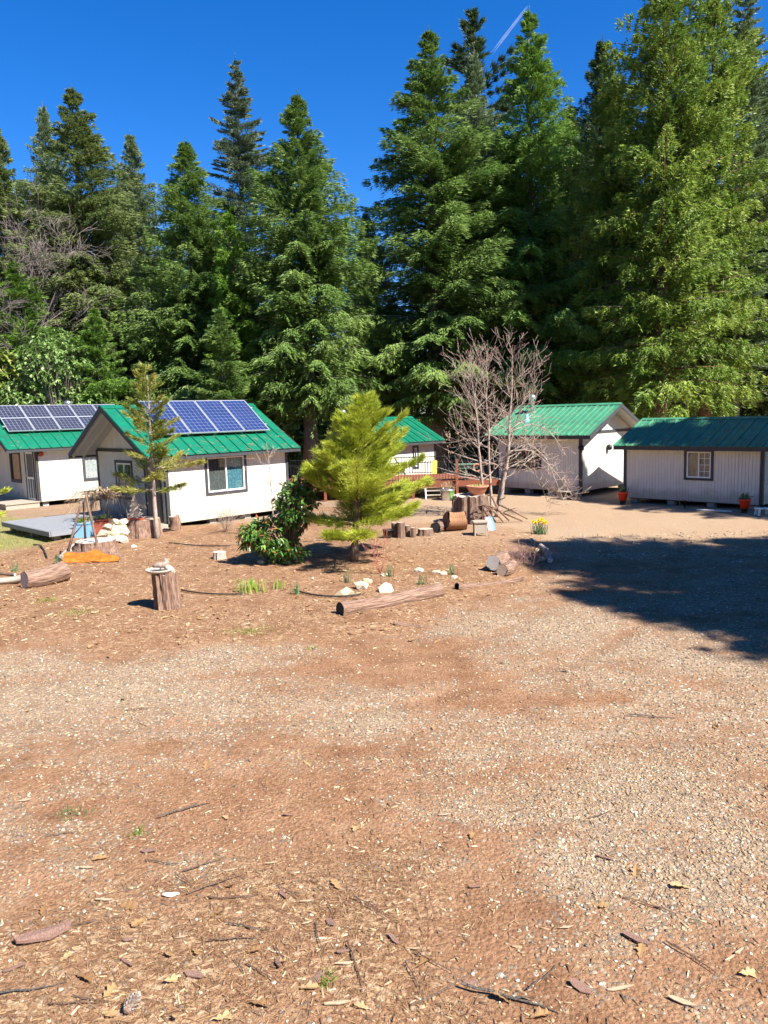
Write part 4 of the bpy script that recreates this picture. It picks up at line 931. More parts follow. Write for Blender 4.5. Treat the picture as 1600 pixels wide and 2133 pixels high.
m = MB(); m.tube([(0.02, 0.02, 0.08), (0.10, 0.0, 0.02), (0.17, -0.02, -0.02)], [0.05, 0.06, 0.04], 8); m.build('knot', 'wood_grey', dw, True)
m = MB(); m.tube([(-0.06, 0, 0.09), (-0.07, 0.0, 0.0)], [0.018, 0.01], 6); m.build('leg', 'bark_pale', dw, True)
# logs at left
a = on(48, 1228); log_thing('log', 'thick short bark log lying at left with a pale cut end', a + Vector((0, 0.08, 0.17)), a + Vector((0.55, 0.75, 0.20)), 0.175, 0.20, 'bark_log', 'endgrey', 5, amp=0.12)
a = PY(-20, 1187, 15.6); b = PY(80, 1172, 15.7); log_thing('log', 'knobbly grey branch log resting behind the short log at left', (a.x, a.y, 0.10), (b.x, b.y, 0.24), 0.06, 0.085, 'wood_grey', 'endgrey', 6, 14, amp=0.18, bend=0.06)
a = on(-20, 1196); b = on(33, 1200); log_thing('log', 'thin dark stick lying at the left edge before the short log', a + Vector((0, 0, .04)), b + Vector((0, 0, .05)), 0.03, 0.035, 'bark', 'endgrey', 7, 10, cat='stick')
# long logs edging the bed
a = on(708, 1284); b = on(917, 1242); log_thing('log', 'long pinkish bark log lying at centre along the bed', a + Vector((0, 0.1, 0.085)), b + Vector((0, 0.1, 0.085)), 0.125, 0.13, 'bark_log', 'dark', 8, amp=0.07)
a = on(952, 1229); b = on(1092, 1217); log_thing('log', 'slimmer log with a hollow dark end, right of the long log', a + Vector((0, 0.05, 0.055)), b + Vector((0, 0.3, 0.045)), 0.075, 0.05, 'bark_log', 'dark', 9, 16, hollow=True, amp=0.14, bend=0.05)
a = on(822, 1302); b = on(880, 1307); log_thing('log', 'short pale stick below the long log at centre', a + Vector((0, 0, 0.02)), b + Vector((0, 0, 0.02)), 0.04, 0.032, 'bark_log', 'endgrain', 10, 10, cat='stick', amp=0.2)
a = on(1031, 1196); log_thing('log', 'upper of two round cut logs at the right end of the bed', a + Vector((0, 0.2, 0.19)), a + Vector((0.28, 0.75, 0.17)), 0.155, 0.15, 'bark_log', 'endgrey', 11)
a = on(1044, 1200); log_thing('log', 'lower of two round cut logs at the right end of the bed', a + Vector((0.02, 0.0, 0.11)), a + Vector((0.3, 0.5, 0.10)), 0.125, 0.12, 'bark_log', 'endgrain', 12)
# pale stump pedestal, tripod and orange slab at left
b0 = on(183, 1168); s1 = stump_thing('stump', 'wide low stump with a bleached top behind the orange slab', b0 + Vector((0, 0.55, 0)), 0.46, 0.40, 1.5, 'endgrey', 'bark_log', 21, 44, 0.14)
sl_ = thing('wood_slab', 'bright orange oiled wood slab leaning on the bleached stump', 'wood slab', b0 + Vector((0.18, -0.28, 0.02)))
poly = [(-0.66, 0.0), (-0.675, 0.07), (-0.63, 0.12), (-0.655, 0.19), (-0.60, 0.245), (-0.35, 0.22), (-0.12, 0.215), (-0.05, 0.25), (0.06, 0.295), (0.16, 0.275), (0.26, 0.20), (0.36, 0.165), (0.52, 0.14), (0.64, 0.10), (0.665, 0.05), (0.61, 0.0), (0.35, -0.01), (0.05, 0.012), (-0.25, -0.012)]
m = MB(); m.prism(poly, lambda u, v, t_: (u, 0.35 * v + t_, v * 0.94), 0.0, 0.012); m.build('face', 'orange', sl_)
m = MB(); m.prism([(u * 1.02, v * 1.04 + 0.003) for u, v in poly], lambda u, v, t_: (u, 0.35 * v + t_, v * 0.94), 0.0125, 0.075); m.build('bark', 'bark', sl_)
tp_ = thing('tripod', 'rustic tripod of peeled sticks standing over the bleached stump', 'tripod', b0 + Vector((0, 0.45, 0)))
Yt = b0.y + 0.45
def rel(o, px, py, Y): v = PY(px, py, Y); return v - Vector(o.location)
for pts, r in (([(141, 1155, Yt - .3), (152, 1110, Yt - .15), (165, 1060, Yt), (172, 1042, Yt + .05)], 0.032), ([(206, 1146, Yt - .3), (197, 1110, Yt - .15), (185, 1060, Yt), (177, 1022, Yt + .05)], 0.034), ([(178, 1128, Yt + .5), (176, 1085, Yt + .3), (173, 1040, Yt + .08)], 0.028)):
    m = MB(); m.tube([rel(tp_, *p) for p in pts], [r * 1.1, r, r * .9, r * .6][:len(pts)], 8); m.build('leg', 'bark', tp_, True)
m = MB(); m.tube([rel(tp_, 150, 1118, Yt - .15), rel(tp_, 175, 1090, Yt), rel(tp_, 180, 1083, Yt)], 0.018, 6); m.build('brace', 'bark', tp_, True)
dwd = thing('driftwood', 'silver driftwood root leaning on the left of the bleached stump', 'driftwood', b0 + Vector((-0.5, 0.35, 0)))
m = MB(); m.tube([(-0.22, -0.2, 0.03), (0.0, 0.05, 0.25), (0.18, 0.2, 0.42)], [0.09, 0.08, 0.03], 9); m.build('root', 'wood_grey', dwd, True)
m = MB(); m.tube([(-0.02, 0.0, 0.2), (0.22, -0.05, 0.40), (0.34, -0.1, 0.44)], [0.05, 0.04, 0.02], 8); m.build('prong', 'wood_grey', dwd, True)
# blue tub and red box behind the tripod
p = on(161, 1124); t = thing('tub', 'pale blue plastic tub behind the stick tripod', 'tub', p + Vector((0, .5, 0)))
m = MB(); wv = 0.23
m.hexa([(-wv * .88, -wv * .8, 0), (wv * .88, -wv * .8, 0), (wv * .88, wv * .8, 0), (-wv * .88, wv * .8, 0), (-wv, -wv * .9, .42), (wv, -wv * .9, .42), (wv, wv * .9, .42), (-wv, wv * .9, .42)]); m.build('body', 'bluetub', t)
m = MB(); m.box(-wv * 1.06, wv * 1.06, -wv * .97, -wv * .9, .39, .43); m.box(-wv * 1.06, wv * 1.06, wv * .9, wv * .97, .39, .43); m.box(-wv * 1.06, -wv, -wv * .9, wv * .9, .39, .43); m.box(wv, wv * 1.06, -wv * .9, wv * .9, .39, .43); m.build('rim', 'bluetub', t)
def leafy(par, name, n, cen, rad, l, w, mat, seed, up=0.3):
    rs = np.random.RandomState(seed); P = rs.normal(0, 0.45, (n, 3)) * np.array(rad) + np.array(cen); D = rs.normal(0, 1, (n, 3)); D[:, 2] += up
    V, F = kites(P, D, rs.normal(0, .6, (n, 3)) + np.array([0, 0, 1.]), l * rs.uniform(.6, 1.3, n), w * rs.uniform(.6, 1.3, n)); o = mass(name, V, F, mat, rs.rand(n), par); o['kind'] = 'stuff'; return o
leafy(t, 'leaves', 160, (0, 0, .46), (.22, .2, .05), .09, .02, 'lawn', 3)
p = on(200, 1120); t = thing('planter_box', 'faded red wooden planter box beside the pale blue tub', 'planter', p + Vector((0.05, .7, 0)))
m = MB(); m.box(-.26, .26, -.2, .2, 0, .40); m.build('body', 'redbrick', t); m = MB(); m.box(-.28, .28, -.22, .22, .40, .43); m.build('rim', 'redbrick', t)
leafy(t, 'leaves', 120, (-.1, 0, .47), (.22, .2, .05), .09, .02, 'lawn', 4)
# heap of pale stones
rs = np.random.RandomState(31); p = on(218, 1133)
places = ['at the foot of', 'low on the left of', 'low in the middle of', 'low on the right of', 'in the heart of', 'half way up', 'near the top of', 'crowning', 'leaning on', 'tucked behind']
k = 0
for row, (cnt, zz) in enumerate(((5, 0.0), (4, 0.15), (3, 0.29), (2, 0.42))):
    for j in range(cnt):
        me = rock_mesh(rs); me.materials.append(MT['rock'] if k % 3 else MT['rock2']); o = link('rock', me); s = rs.uniform(.11, .16)
        o.scale = (s * 1.25, s, s * .9); o.rotation_euler = (rs.rand() * .5, rs.rand() * .5, rs.rand() * 6)
        o.location = (p.x + 0.06 + (j - (cnt - 1) / 2) * 0.19 + 0.04 * row, p.y + 0.22 + 0.14 * row + rs.rand() * .1, p.z + zz + .07)
        tag(o, 'cream stone in the %s row of the stone heap, %s' % (['bottom', 'second', 'third', 'top'][row], ['leftmost', 'second from left', 'third from left', 'fourth from left', 'rightmost'][j if j < cnt - 1 else 4]), 'rock', 'cream stones of the heap'); k += 1
# stump with a tree-shaped cutout
b0 = on(286, 1122); s2 = stump_thing('stump', 'broad brown stump carrying a tree-shaped wooden cutout', b0 + Vector((0, 0.5, 0)), 0.50, 0.50, 1.15, 'endgrain', 'bark_log', 25, 44, 0.1)
ct = thing('tree_cutout', 'weathered fir-tree-shaped wooden cutout standing on a broad stump', 'ornament', b0 + Vector((-0.08, 0.2, 0.50)))
poly = [(-.26, .06), (-.14, .13), (-.24, .16), (-.12, .24), (-.19, .27), (-.10, .36), (-.15, .39), (-.075, .47), (-.11, .50), (-.045, .60), (-.06, .62), (0, .72), (.06, .62), (.045, .60), (.11, .50), (.075, .47), (.15, .39), (.10, .36), (.19, .27), (.12, .24), (.24, .16), (.14, .13), (.26, .06), (.05, .06), (.05, 0), (-.05, 0), (-.05, .06)]
m = MB(); m.prism([(u * .95, v) for u, v in poly], lambda u, v, t_: (u, t_, v), 0.0, 0.05); m.build('silhouette', 'wood_grey', ct)
m = MB(); m.box(-.24, .24, -.06, .12, 0.0, .055); m.build('base', 'redbrick', ct)
# other stumps round the bed
p = on(455, 1166); stump_thing('stump', 'small grey stump left of the leafy shrub', p + Vector((0, .15, 0)), 0.15, 0.17, 1.15, 'endgrey', 'wood_grey', 41, 22)
p = on(360, 1106); log_thing('log', 'upright cut round standing by the near corner of the solar-panel cabin', p + Vector((0.02, .15, 0)), p + Vector((0.02, .15, .42)), 0.16, 0.15, 'bark_log', 'endgrain', 43)
p = on(888, 1118); stump_thing('stump', 'low stump with pale tilted cut top right of the young pine', p + Vector((0, .25, 0)), 0.20, 0.18, 1.3, 'endgrain', 'bark', 44, 24)
p = on(918, 1112); log_thing('log', 'dark bark log piece lying beside the orange round', p + Vector((-.12, .2, .14)), p + Vector((.12, .75, .16)), 0.15, 0.14, 'bark', 'dark', 45)
p = on(950, 1108); t = log_thing('log', 'orange-brown wood round lying before the big stump', p + Vector((-.25, .25, .28)), p + Vector((.27, .35, .28)), 0.27, 0.25, 'orangelog', 'bark_log', 46, amp=0.16)
p = on(927, 1110); t = thing('bark_slab', 'pointed upright bark slab beside the orange round', 'bark slab', p + Vector((.05, .3, 0))); m = MB(); m.prism([(-.10, 0), (.10, 0), (.07, .35), (.03, .58), (-.02, .62), (-.09, .3)], lambda u, v, t_: (u, t_ + v * .12, v), 0, .05); m.build('slab', 'bark_log', t)
for k, (px, py, w_, h_) in enumerate(((823, 1120, .09, .38), (836, 1122, .11, .42), (850, 1119, .08, .30), (862, 1121, .07, .26))):
    p = on(px, py); stump_thing('stump', ['leftmost thin', 'tallest', 'third', 'shortest rightmost'][k] + ' upright bark post under the young pine branches', p + Vector((0, .15, 0)), w_, h_, 1.1, 'endgrain', 'bark', 50 + k, 16)
p = on(808, 1122); t = thing('plant_pot', 'black plastic plant pot under the right side of the young pine', 'pot', p + Vector((0, .12, 0))); m = MB(); m.lathe([(.10, 0), (.13, .2), (.14, .2), (.14, .23), (.12, .23), (.11, .19), (0, .18)], 18); m.build('body', 'hose', t, True)
# big stump with bowl planter
b0 = on(985, 1092); s3 = stump_thing('stump', 'big weathered stump with flared roots under the terracotta bowl', b0 + Vector((0, .6, 0)), 0.50, 0.80, 1.5, 'wood_grey', 'bark', 60, 56, 0.26, jag=0.07)
t = thing('bowl_planter', 'wide terracotta bowl planter sitting on the big weathered stump', 'planter', b0 + Vector((.22, .6, .80))); m = MB(); m.lathe([(0, 0), (.16, 0), (.26, .12), (.315, .24), (.34, .25), (.34, .29), (.31, .29), (.27, .22), (0, .2)], 28); m.build('bowl', 'terracotta', t, True)
leafy(t, 'leaves', 60, (0, 0, .28), (.2, .2, .03), .08, .015, 'lawn', 9)
dr = thing('driftwood', 'tangle of pale driftwood roots at the right foot of the big stump', 'driftwood', b0 + Vector((.75, .35, 0)))
rs = np.random.RandomState(66)
for (x0, y0, z0_, x1, y1, z1_, r) in ((-.35, .1, .55, .75, -.15, .03, .05), (-.1, .2, .75, .35, -.2, .06, .045), (.1, .25, .5, .95, .1, .05, .04), (-.5, -.2, .6, .15, -.35, .05, .04), (-.55, -.28, .3, .0, -.4, .5, .025), (.2, -.1, .3, .55, -.3, .45, .02), (.05, .15, .62, .3, .0, .82, .02)):
    m = MB(); mid_ = ((x0 + x1) / 2 + rs.normal(0, .06), (y0 + y1) / 2, (z0_ + z1_) / 2 + rs.uniform(-.08, .1)); m.tube([(x0, y0, z0_), mid_, (x1, y1, z1_)], [r * .7, r * .85, r * .5], 7); m.build('root', 'bark_log', dr, True)
wh = thing('wagon_wheel', 'small rusty spoked wheel leaning on the big stump', 'wheel', b0 + Vector((.28, -.12, .30)))
m = MB(); rim = [(0.28 * math.cos(a_), -0.10 * math.sin(a_) * 0, 0.28 * math.sin(a_)) for a_ in np.linspace(0, 2 * math.pi, 25)]; m.tube(rim, 0.02, 6, False); m.build('rim', 'bark', wh, True)
for k in range(8):
    a_ = k * math.pi / 4; m = MB(); m.tube([(.03 * math.cos(a_), 0, .03 * math.sin(a_)), (.27 * math.cos(a_), 0, .27 * math.sin(a_))], .011, 5); m.build('spoke', 'bark', wh)
# small slatted stool and flag board
p = on(1003, 1118); t = thing('stool', 'small slatted wooden stool before the big stump', 'stool', p + Vector((0, .25, 0)))
for k in range(5): m = MB(); m.box(-.19, .19, -.2 + k * .082, -.2 + k * .082 + .07, .36, .385); m.build('slat', 'lumber', t)
for x in (-.15, .15):
    for y in (-.15, .15): m = MB(); m.box(x - .02, x + .02, y - .02, y + .02, 0, .358); m.build('leg', 'lumber', t)
m = MB(); m.box(-.13, .13, -.165, -.15, .08, .34); m.build('panel', 'lumber', t)
p = on(1027, 1106); t = thing('flag_board', 'small blue, white and pink painted board leaning on driftwood', 'board', p + Vector((0, .15, 0)), 0.25)
for x0, x1, mt_ in ((-.11, -.035, 'flagpink'), (-.034, .04, 'flagwhite'), (.041, .115, 'flagblue')):
    m = MB(); m.hexa([(x0, 0, 0), (x1, 0, 0), (x1, .02, 0), (x0, .02, 0), (x0 - .06, .12, .36), (x1 - .06, .12, .36), (x1 - .06, .14, .36), (x0 - .06, .14, .36)]); m.build('stripe', mt_, t)
# rocks
for i, (px, py, w_, h_, lab, mt_) in enumerate(((722, 1240, 52, 20, 'large cream rock behind the long log at centre, leftmost', 'rock2'), (752, 1228, 38, 20, 'cream rock second from the left behind the long log', 'rock'), (766, 1214, 26, 14, 'small cream rock on top of the row behind the long log', 'rock2'), (803, 1234, 42, 22, 'cream boulder right of the rock row behind the long log', 'rock'),
        (800, 1200, 16, 8, 'small pale rock above the cream boulder', 'rock'), (872, 1192, 24, 10, 'white flat rock in the bed right of the young pine', 'rock'), (908, 1194, 16, 8, 'small white rock in the bed beside the flat white rock', 'rock'), (925, 1197, 22, 8, 'low white rock in the bed above the hollow log', 'rock'), (948, 1205, 14, 9, 'small white rock just above the hollow log end', 'rock'),
        (278, 1140, 13, 8, 'single white stone right of the bleached stump', 'rock'), (543, 1175, 18, 12, 'cream stone at the left foot of the leafy shrub', 'rock2'), (566, 1172, 14, 8, 'white stone under the leafy shrub', 'rock'), (598, 1174, 16, 8, 'cream stone at the right foot of the leafy shrub', 'rock2'), (530, 1090, 14, 18, 'white block at the cabin wall behind the leafy shrub', 'rock'),
        (1131, 1168, 16, 12, 'pale grey edging stone at the right tip of the bed', 'rock2'), (1120, 1150, 18, 12, 'edging stone above the tip of the bed', 'rock2'), (1137, 1148, 13, 9, 'small edging stone beside the tree shade', 'rock2'), (1108, 1128, 14, 9, 'edging stone below the daffodils', 'rock2'))):
    rock_thing(lab, px, py, w_, h_, mt_, 70 + i)
p = on(1131, 1166); log_thing('log', 'pale weathered log edging the bed by the tree shade', on(1127, 1145) + Vector((0, 0, .07)), on(1146, 1172) + Vector((0, 0, .06)), .07, .06, 'wood_grey', 'endgrey', 88, 12, amp=.2)
# drip hoses
def hose(label, pp, r=0.012):
    pts = [on(x, y, 0.02 + r) for x, y in pp]; o = Vector(pts[0]); m = MB(); 
    fine = []
    for i in range(len(pts) - 1):
        for k in range(5): fine.append(pts[i].lerp(pts[i + 1], k / 5))
    fine.append(pts[-1])
    for i in range(2, len(fine) - 2): fine[i] = (fine[i - 2] + fine[i - 1] + fine[i] + fine[i + 1] + fine[i + 2]) / 5
    m.tube([p_ - o for p_ in fine], r, 7); t = m.build('hose', 'hose', None, True, loc=o); tag(t, label, 'hose')
hose('black drip hose curving behind the long log at centre', [(612, 1232), (640, 1241), (680, 1246), (720, 1246), (752, 1241)], 0.016)
hose('black drip hose left of the iris clump', [(378, 1232), (400, 1236), (430, 1240), (470, 1241), (505, 1241)], 0.014)
hose('black drip hose across the bed below the cabin window', [(352, 1133), (400, 1138), (440, 1140), (480, 1139)], 0.014)
hose('short black hose looping beside the short log at left', [(104, 1193), (118, 1185), (126, 1172), (122, 1166), (116, 1160)], 0.016)
hose('dark hose bending up the bank left of the bleached stump', [(70, 1137), (85, 1138), (92, 1148), (98, 1164)], 0.018)
hose('thin pale irrigation line under the young pine', [(630, 1130), (680, 1126), (730, 1124), (775, 1122)], 0.008)
# front of the right-hand cabins
for (px, py, lab) in ((1299, 1050, 'red flower pot by the left corner of the right-edge cabin'), (1552, 1068, 'red flower pot right of the gridded window')):
    p = on(px, py); t = thing('flower_pot', lab, 'flower pot', p + Vector((-0.03, -.03, 0)))
    m = MB(); m.lathe([(.11, 0), (.10, .02), (.10, .12), (.14, .13)], 16, closed=True); m.build('stand', 'hose', t, True)
    m = MB(); m.lathe([(0, .13), (.125, .13), (.165, .38), (.18, .38), (.18, .43), (.16, .43), (.15, .38), (0, .37)], 22); m.build('pot', 'redpot', t, True)
    leafy(t, 'plant', 150, (0, 0, .47), (.16, .16, .10), .10, .012, 'daffleaf', px, .9)
p = on(1187, 1040); t = thing('bench', 'low plank bench against the wall behind the bare tree', 'bench', p + Vector((-.05, -.08, 0)), -A45)
m = MB(); m.box(-.5, .45, -.13, .13, .26, .30); m.build('seat', 'lumber', t)
for x in (-.4, .36): m = MB(); m.box(x - .05, x + .05, -.11, .11, 0, .258); m.build('leg', 'lumber', t)
p = on(1588, 1074); t = thing('step_stool', 'white plastic step stool at the lower right cabin corner', 'step stool', p + Vector((.06, .1, 0)))
m = MB(); m.box(-.2, .2, -.14, .14, .19, .22); m.build('top', 'vinyl', t)
for x in (-.17, .17):
    for y in (-.11, .11): m = MB(); m.hexa([(x - .03, y - .03, 0), (x + .03, y - .03, 0), (x + .03, y + .03, 0), (x - .03, y + .03, 0), (x * .85 - .025, y * .85 - .025, .189), (x * .85 + .025, y * .85 - .025, .189), (x * .85 + .025, y * .85 + .025, .189), (x * .85 - .025, y * .85 + .025, .189)]); m.build('leg', 'vinyl', t)
a = on(1452, 1064); b = on(1524, 1068); m = MB(); m.beam((0, 0, .02), Vector((b.x - a.x, b.y - a.y, .02)), .10, .03); o = m.build('board', 'vinyl', None, loc=a + Vector((0, 0, .02))); tag(o, 'white board lying on the ground below the gridded window', 'board')
p = on(1429, 1060); t = thing('standpipe', 'short dark standpipe with a dry twig before the right-edge cabin', 'pipe', p + Vector((0, .1, 0))); m = MB(); m.lathe([(.02, 0), (.02, .22), (.03, .22), (.03, .27)], 10, closed=True); m.build('pipe', 'hose', t, True)
m = MB(); m.tube([(-.12, 0, 0), (-.2, 0, .3), (-.34, 0, .5)], [.01, .008, .004], 5); m.build('twig', 'twig_dry', t)
# things on and before the raised deck
p = Vector((aty(905, 1000, DY)[0], DY - 0.03, dz + .30)); m = MB(); m.prism([(-.10, .0), (.10, 0), (.10, .5), (.06, .53), (-.10, .52)], lambda u, v, t_: (u + .05 * v, t_ + .015 * math.sin(v * 9), v), 0, .05); o = m.build('towel', 'yellow', None, loc=p); tag(o, 'yellow towel hanging over the black deck railing', 'towel')
p = Vector((aty(993, 975, DY)[0], DY - .13, dz + .5)); m = MB(); m.tube([(.14 * math.cos(a_), 0, .14 * math.sin(a_)) for a_ in np.linspace(0.6, 6.0, 22)], .03, 8); o = m.build('ring', 'terracotta', None, True, loc=p); tag(o, 'terracotta-coloured ring hung on the deck railing', 'ring')
p = Vector((aty(972, 975, DY)[0], DY + .25, dz + .45)); t = thing('planter_box', 'faded green planter box behind the black deck railing', 'planter', p); m = MB(); m.box(-.45, .45, -.1, .1, 0, .2); m.build('box', 'greenbox', t); m = MB(); m.box(-.05, .05, -.05, .05, -.45, -.001); m.build('stand', 'greenbox', t)
p = on(908, 1040); t = thing('steps', 'short wooden stair leading up to the raised deck', 'steps', p + Vector((0, .1, 0)))
for k in range(3): m = MB(); m.box(-.35, .3, .18 * k, .18 * k + .17, .12 + .16 * k, .16 + .16 * k); m.build('tread', 'lumber', t)
for x in (-.40, .30): m = MB(); m.hexa([(x, -.1, 0), (x + .045, -.1, 0), (x + .045, .75, .5), (x, .75, .5), (x, -.1, .16), (x + .045, -.1, .16), (x + .045, .60, .66), (x, .60, .66)]); m.build('stringer', 'vinyl', t)
p = on(934, 1043); t = thing('metal_tub', 'galvanised tub of dry stalks before the raised deck', 'tub', p + Vector((0, .3, 0))); m = MB(); m.lathe([(.24, 0), (.28, .38), (.295, .38), (.295, .41), (.27, .41), (.26, .36), (0, .35)], 20); m.build('tub', 'steel', t, True); leafy(t, 'stalks', 260, (0, 0, .48), (.3, .25, .14), .18, .006, 'chips', 77, .8)
p = on(952, 1042); m = MB(); m.lathe([(0, 0), (.16, .0), (.22, .06), (.18, .13), (.07, .17), (0, .17)], 12); o = m.build('bag', 'limebag', None, True, loc=p); o.scale = (1.2, .8, 1); tag(o, 'lime green plastic bag on the ground below the deck', 'bag')

# ------------------------------------------------------------------ garden plants and broadleaved trees
def small_conifer(name, label, base, H, R, zb, N, nb, style, leaf, bark, tr, seed, lean=0.0, wl=None):
    V, F, var, lm = conifer_mesh(seed, H, R, zb, N, nb, style); V = np.array(V); V[:, 0] += lean * V[:, 2] / H
    t = thing(name, label, 'tree', base); mass('crown', V, F, leaf, var, t)
    trunk_mb(H * 0.97, tr, seed, 9, lean * 0.97).build('trunk', bark, t, True)
    lm.v = [(x + lean * z / H, y, z) for x, y, z in lm.v]; lo = lm.build('limbs', bark, t); lo['kind'] = 'stuff'; return t
YP = dict(up=1.25, low=0.30, droop=0.05, lat=0.30, hang=0.05, down=-0.55, l=0.19, w=0.0085, thick=0.10, prof=0.62, jit=0.38, nj=0.8, clump=0.35)
p = on(735, 1170); small_conifer('pine_tree', 'young yellow-green pine with soft long needles in the middle of the bed', p + Vector((0, .1, 0)), 3.62, 1.84, 0.55, 76000, 92, dict(YP, up=0.8, low=0.05, droop=-0.12, down=-0.45, prof=0.66, cone=1.0, clump=0.6, w=0.0068, jit=0.45, thick=0.12, lat=0.30, l=0.16), 'youngpine', 'bark', 0.085, 91, 0.38)
p = on(328, 1121); small_conifer('fir_tree', 'thin rusty-green fir sapling before the solar-panel cabin', p, 4.7, 1.3, 1.0, 12000, 46, dict(YP, up=0.9, low=0.0, droop=-0.05, down=-0.1, l=0.14, w=0.011, prof=0.6, cone=1.05, lat=0.24, clump=0.5), 'sapling', 'bark_pale', 0.055, 93, -0.05)
p = on(-62, 1160); small_conifer('fir_tree', 'young fir whose green branch tips enter at the left edge', p, 2.3, 1.05, 0.2, 12000, 60, dict(YP, up=0.8, low=0.1, l=0.13, w=0.011, lat=0.24, down=-0.1), 'youngpine', 'bark', 0.05, 95)
def grow(rs, m, tips, p, d, L, r, depth, bendup, fork=(3, 5), minr=0.004, sides=5):
    n = 4; pts = [Vector(p)]; d = Vector(d).normalized(); rad = [r]
    for i in range(n):
        d = (d + Vector((rs.normal(0, .12), rs.normal(0, .12), bendup + rs.normal(0, .06)))).normalized(); pts.append(pts[-1] + d * (L / n)); rad.append(max(minr, r * (1 - 0.62 * (i + 1) / n)))
    m.tube(pts, rad, sides if depth > 1 else 3, False)
    tips.append((pts[-1], d))
    if depth <= 0: return
    k = rs.randint(fork[0], fork[1] + 1)
    for j in range(k):
        q = 0.3 + 0.7 * (j + rs.rand()) / k; i = min(n - 1, int(q * n)); f = q * n - i
        pp = pts[i].lerp(pts[i + 1], min(1, f)); ax = Vector(rs.normal(0, 1, 3)); ax = (ax - d * ax.dot(d)).normalized()
        nd_ = (d * rs.uniform(.55, .9) + ax * rs.uniform(.6, .95)).normalized()
        grow(rs, m, tips, pp, nd_, L * rs.uniform(.45, .68), max(minr, rad[i] * .55), depth - 1, bendup, fork, minr, sides)
# bare multi-stemmed tree beside the big stump
def bare_tree():
    Yb = on(1030, 1078).y; base = on(1030, 1078); t = thing('bare_tree', 'leafless many-stemmed tree with reddish twigs beside the big stump', 'tree', base)
    rs = np.random.RandomState(12)
    stems = [[(1012, 1070), (1003, 1000), (996, 900), (988, 830), (982, 765)], [(1025, 1075), (1021, 1000), (1018, 900), (1014, 830), (1016, 775)], [(1036, 1075), (1050, 1000), (1061, 930), (1064, 830), (1068, 740)], [(1033, 1075), (1046, 990), (1060, 930), (1082, 860), (1105, 785)]]
    tw = MB(); tips = []
    for si, s in enumerate(stems):
        Y = Yb + (si - 1) * 0.12; pts = [PY(x, y, Y) - base for x, y in s]; r0 = [.05, .05, .075, .045][si]
        fine = [pts[0]]
        for a, b in zip(pts[:-1], pts[1:]):
            for k in (1, 2, 3): fine.append(a.lerp(b, k / 3) + Vector((rs.normal(0, .012), rs.normal(0, .02), 0)))
        rad = [max(.008, r0 * (1 - .85 * i / (len(fine) - 1))) for i in range(len(fine))]
        m = MB(); m.tube(fine, rad, 8, False); m.build('trunk', 'bark_pale', t, True)
        for i in range(3, len(fine)):
            for _ in range(2 if i < 7 else 3):
                a = rs.rand() * 6.28; q = i / len(fine); up = 0.05 + 0.9 * q
                L = (1.55 - .85 * q) * rs.uniform(.6, 1.25)
                grow(rs, tw, tips, fine[i], (math.cos(a), math.sin(a) * .8, up), L, rad[i] * .45 + .003, 2, 0.02 + 0.14 * q, (2, 3), .0038)
    # the drooping low boughs on the right
    for (pp, dep) in (([(1058, 945), (1100, 920), (1140, 955), (1165, 1020), (1178, 1050)], .0), ([(1052, 975), (1095, 965), (1125, 1000), (1140, 1045)], .25), ([(1058, 940), (1110, 935), (1160, 985), (1190, 1030)], -.3), ([(1062, 900), (1110, 880), (1150, 900), (1180, 950)], .2)):
        pts = [PY(x, y, Yb + dep) - base for x, y in pp]; fine = []
        for a, b in zip(pts[:-1], pts[1:]):
            for k in range(3): fine.append(a.lerp(b, k / 3))
        fine.append(pts[-1])
        for i in range(1, len(fine) - 1): fine[i] = (fine[i - 1] + fine[i] * 2 + fine[i + 1]) / 4
        tw.tube(fine, [max(.006, .022 * (1 - .7 * i / len(fine))) for i in range(len(fine))], 5, False)
        for i in range(2, len(fine)):
            for _ in range(3):
                a = rs.rand() * 6.28; grow(rs, tw, tips, fine[i], (math.cos(a) * .7 + .4, math.sin(a) * .7, rs.uniform(-.3, .5)), rs.uniform(.25, .6), .006, 1, -.03, (2, 3), .0038)
    o = tw.build('twigs', 'bark_twig', t); o['kind'] = 'stuff'
    b = MB()
    for (p, d) in tips:
        b.tube([p, p + d * .03, p + d * .055], [.005, .010, .002], 4, False)
    o = b.build('buds', 'twig_red', t); o['kind'] = 'stuff'
MT['bark_twig'] = paint('pinkish_twig_bark', (0.33, 0.26, 0.21), 0.85, 0.35)
bare_tree()
def oak(name, label, px, pytop, Y, seed, spread, mat, depth=4, rtr=.22):
    top = aty(px, pytop, Y); H = top[2]; base = Vector((top[0], Y, -0.05)); t = thing(name, label, 'tree', base); rs = np.random.RandomState(seed)
    m = MB(); fine = [Vector((rs.normal(0, .1), rs.normal(0, .1), H * .5 * i / 5)) for i in range(6)]; m.tube(fine, [rtr * (1 - .4 * i / 5) for i in range(6)], 8, False); m.build('trunk', mat, t, True)
    tw = MB(); tips = []
    for i in (2, 3, 4, 5, 5, 5):
        a = rs.rand() * 6.28; grow(rs, tw, tips, fine[i], (math.cos(a) * spread, math.sin(a) * spread, .9), H * .30, rtr * .30, depth, .05, (4, 5), .007, 5)
    o = tw.build('twigs', 'twig_grey', t); o['kind'] = 'stuff'; return t
MT['twig_grey'] = paint('pinkish_grey_twigs', (0.165, 0.135, 0.12), 0.9, 0.3)
oak('bare_oak', 'leafless pinkish-grey oak among the firs at the left edge', 22, 395, 42.5, 4, .45, 'bark_pale', 4)
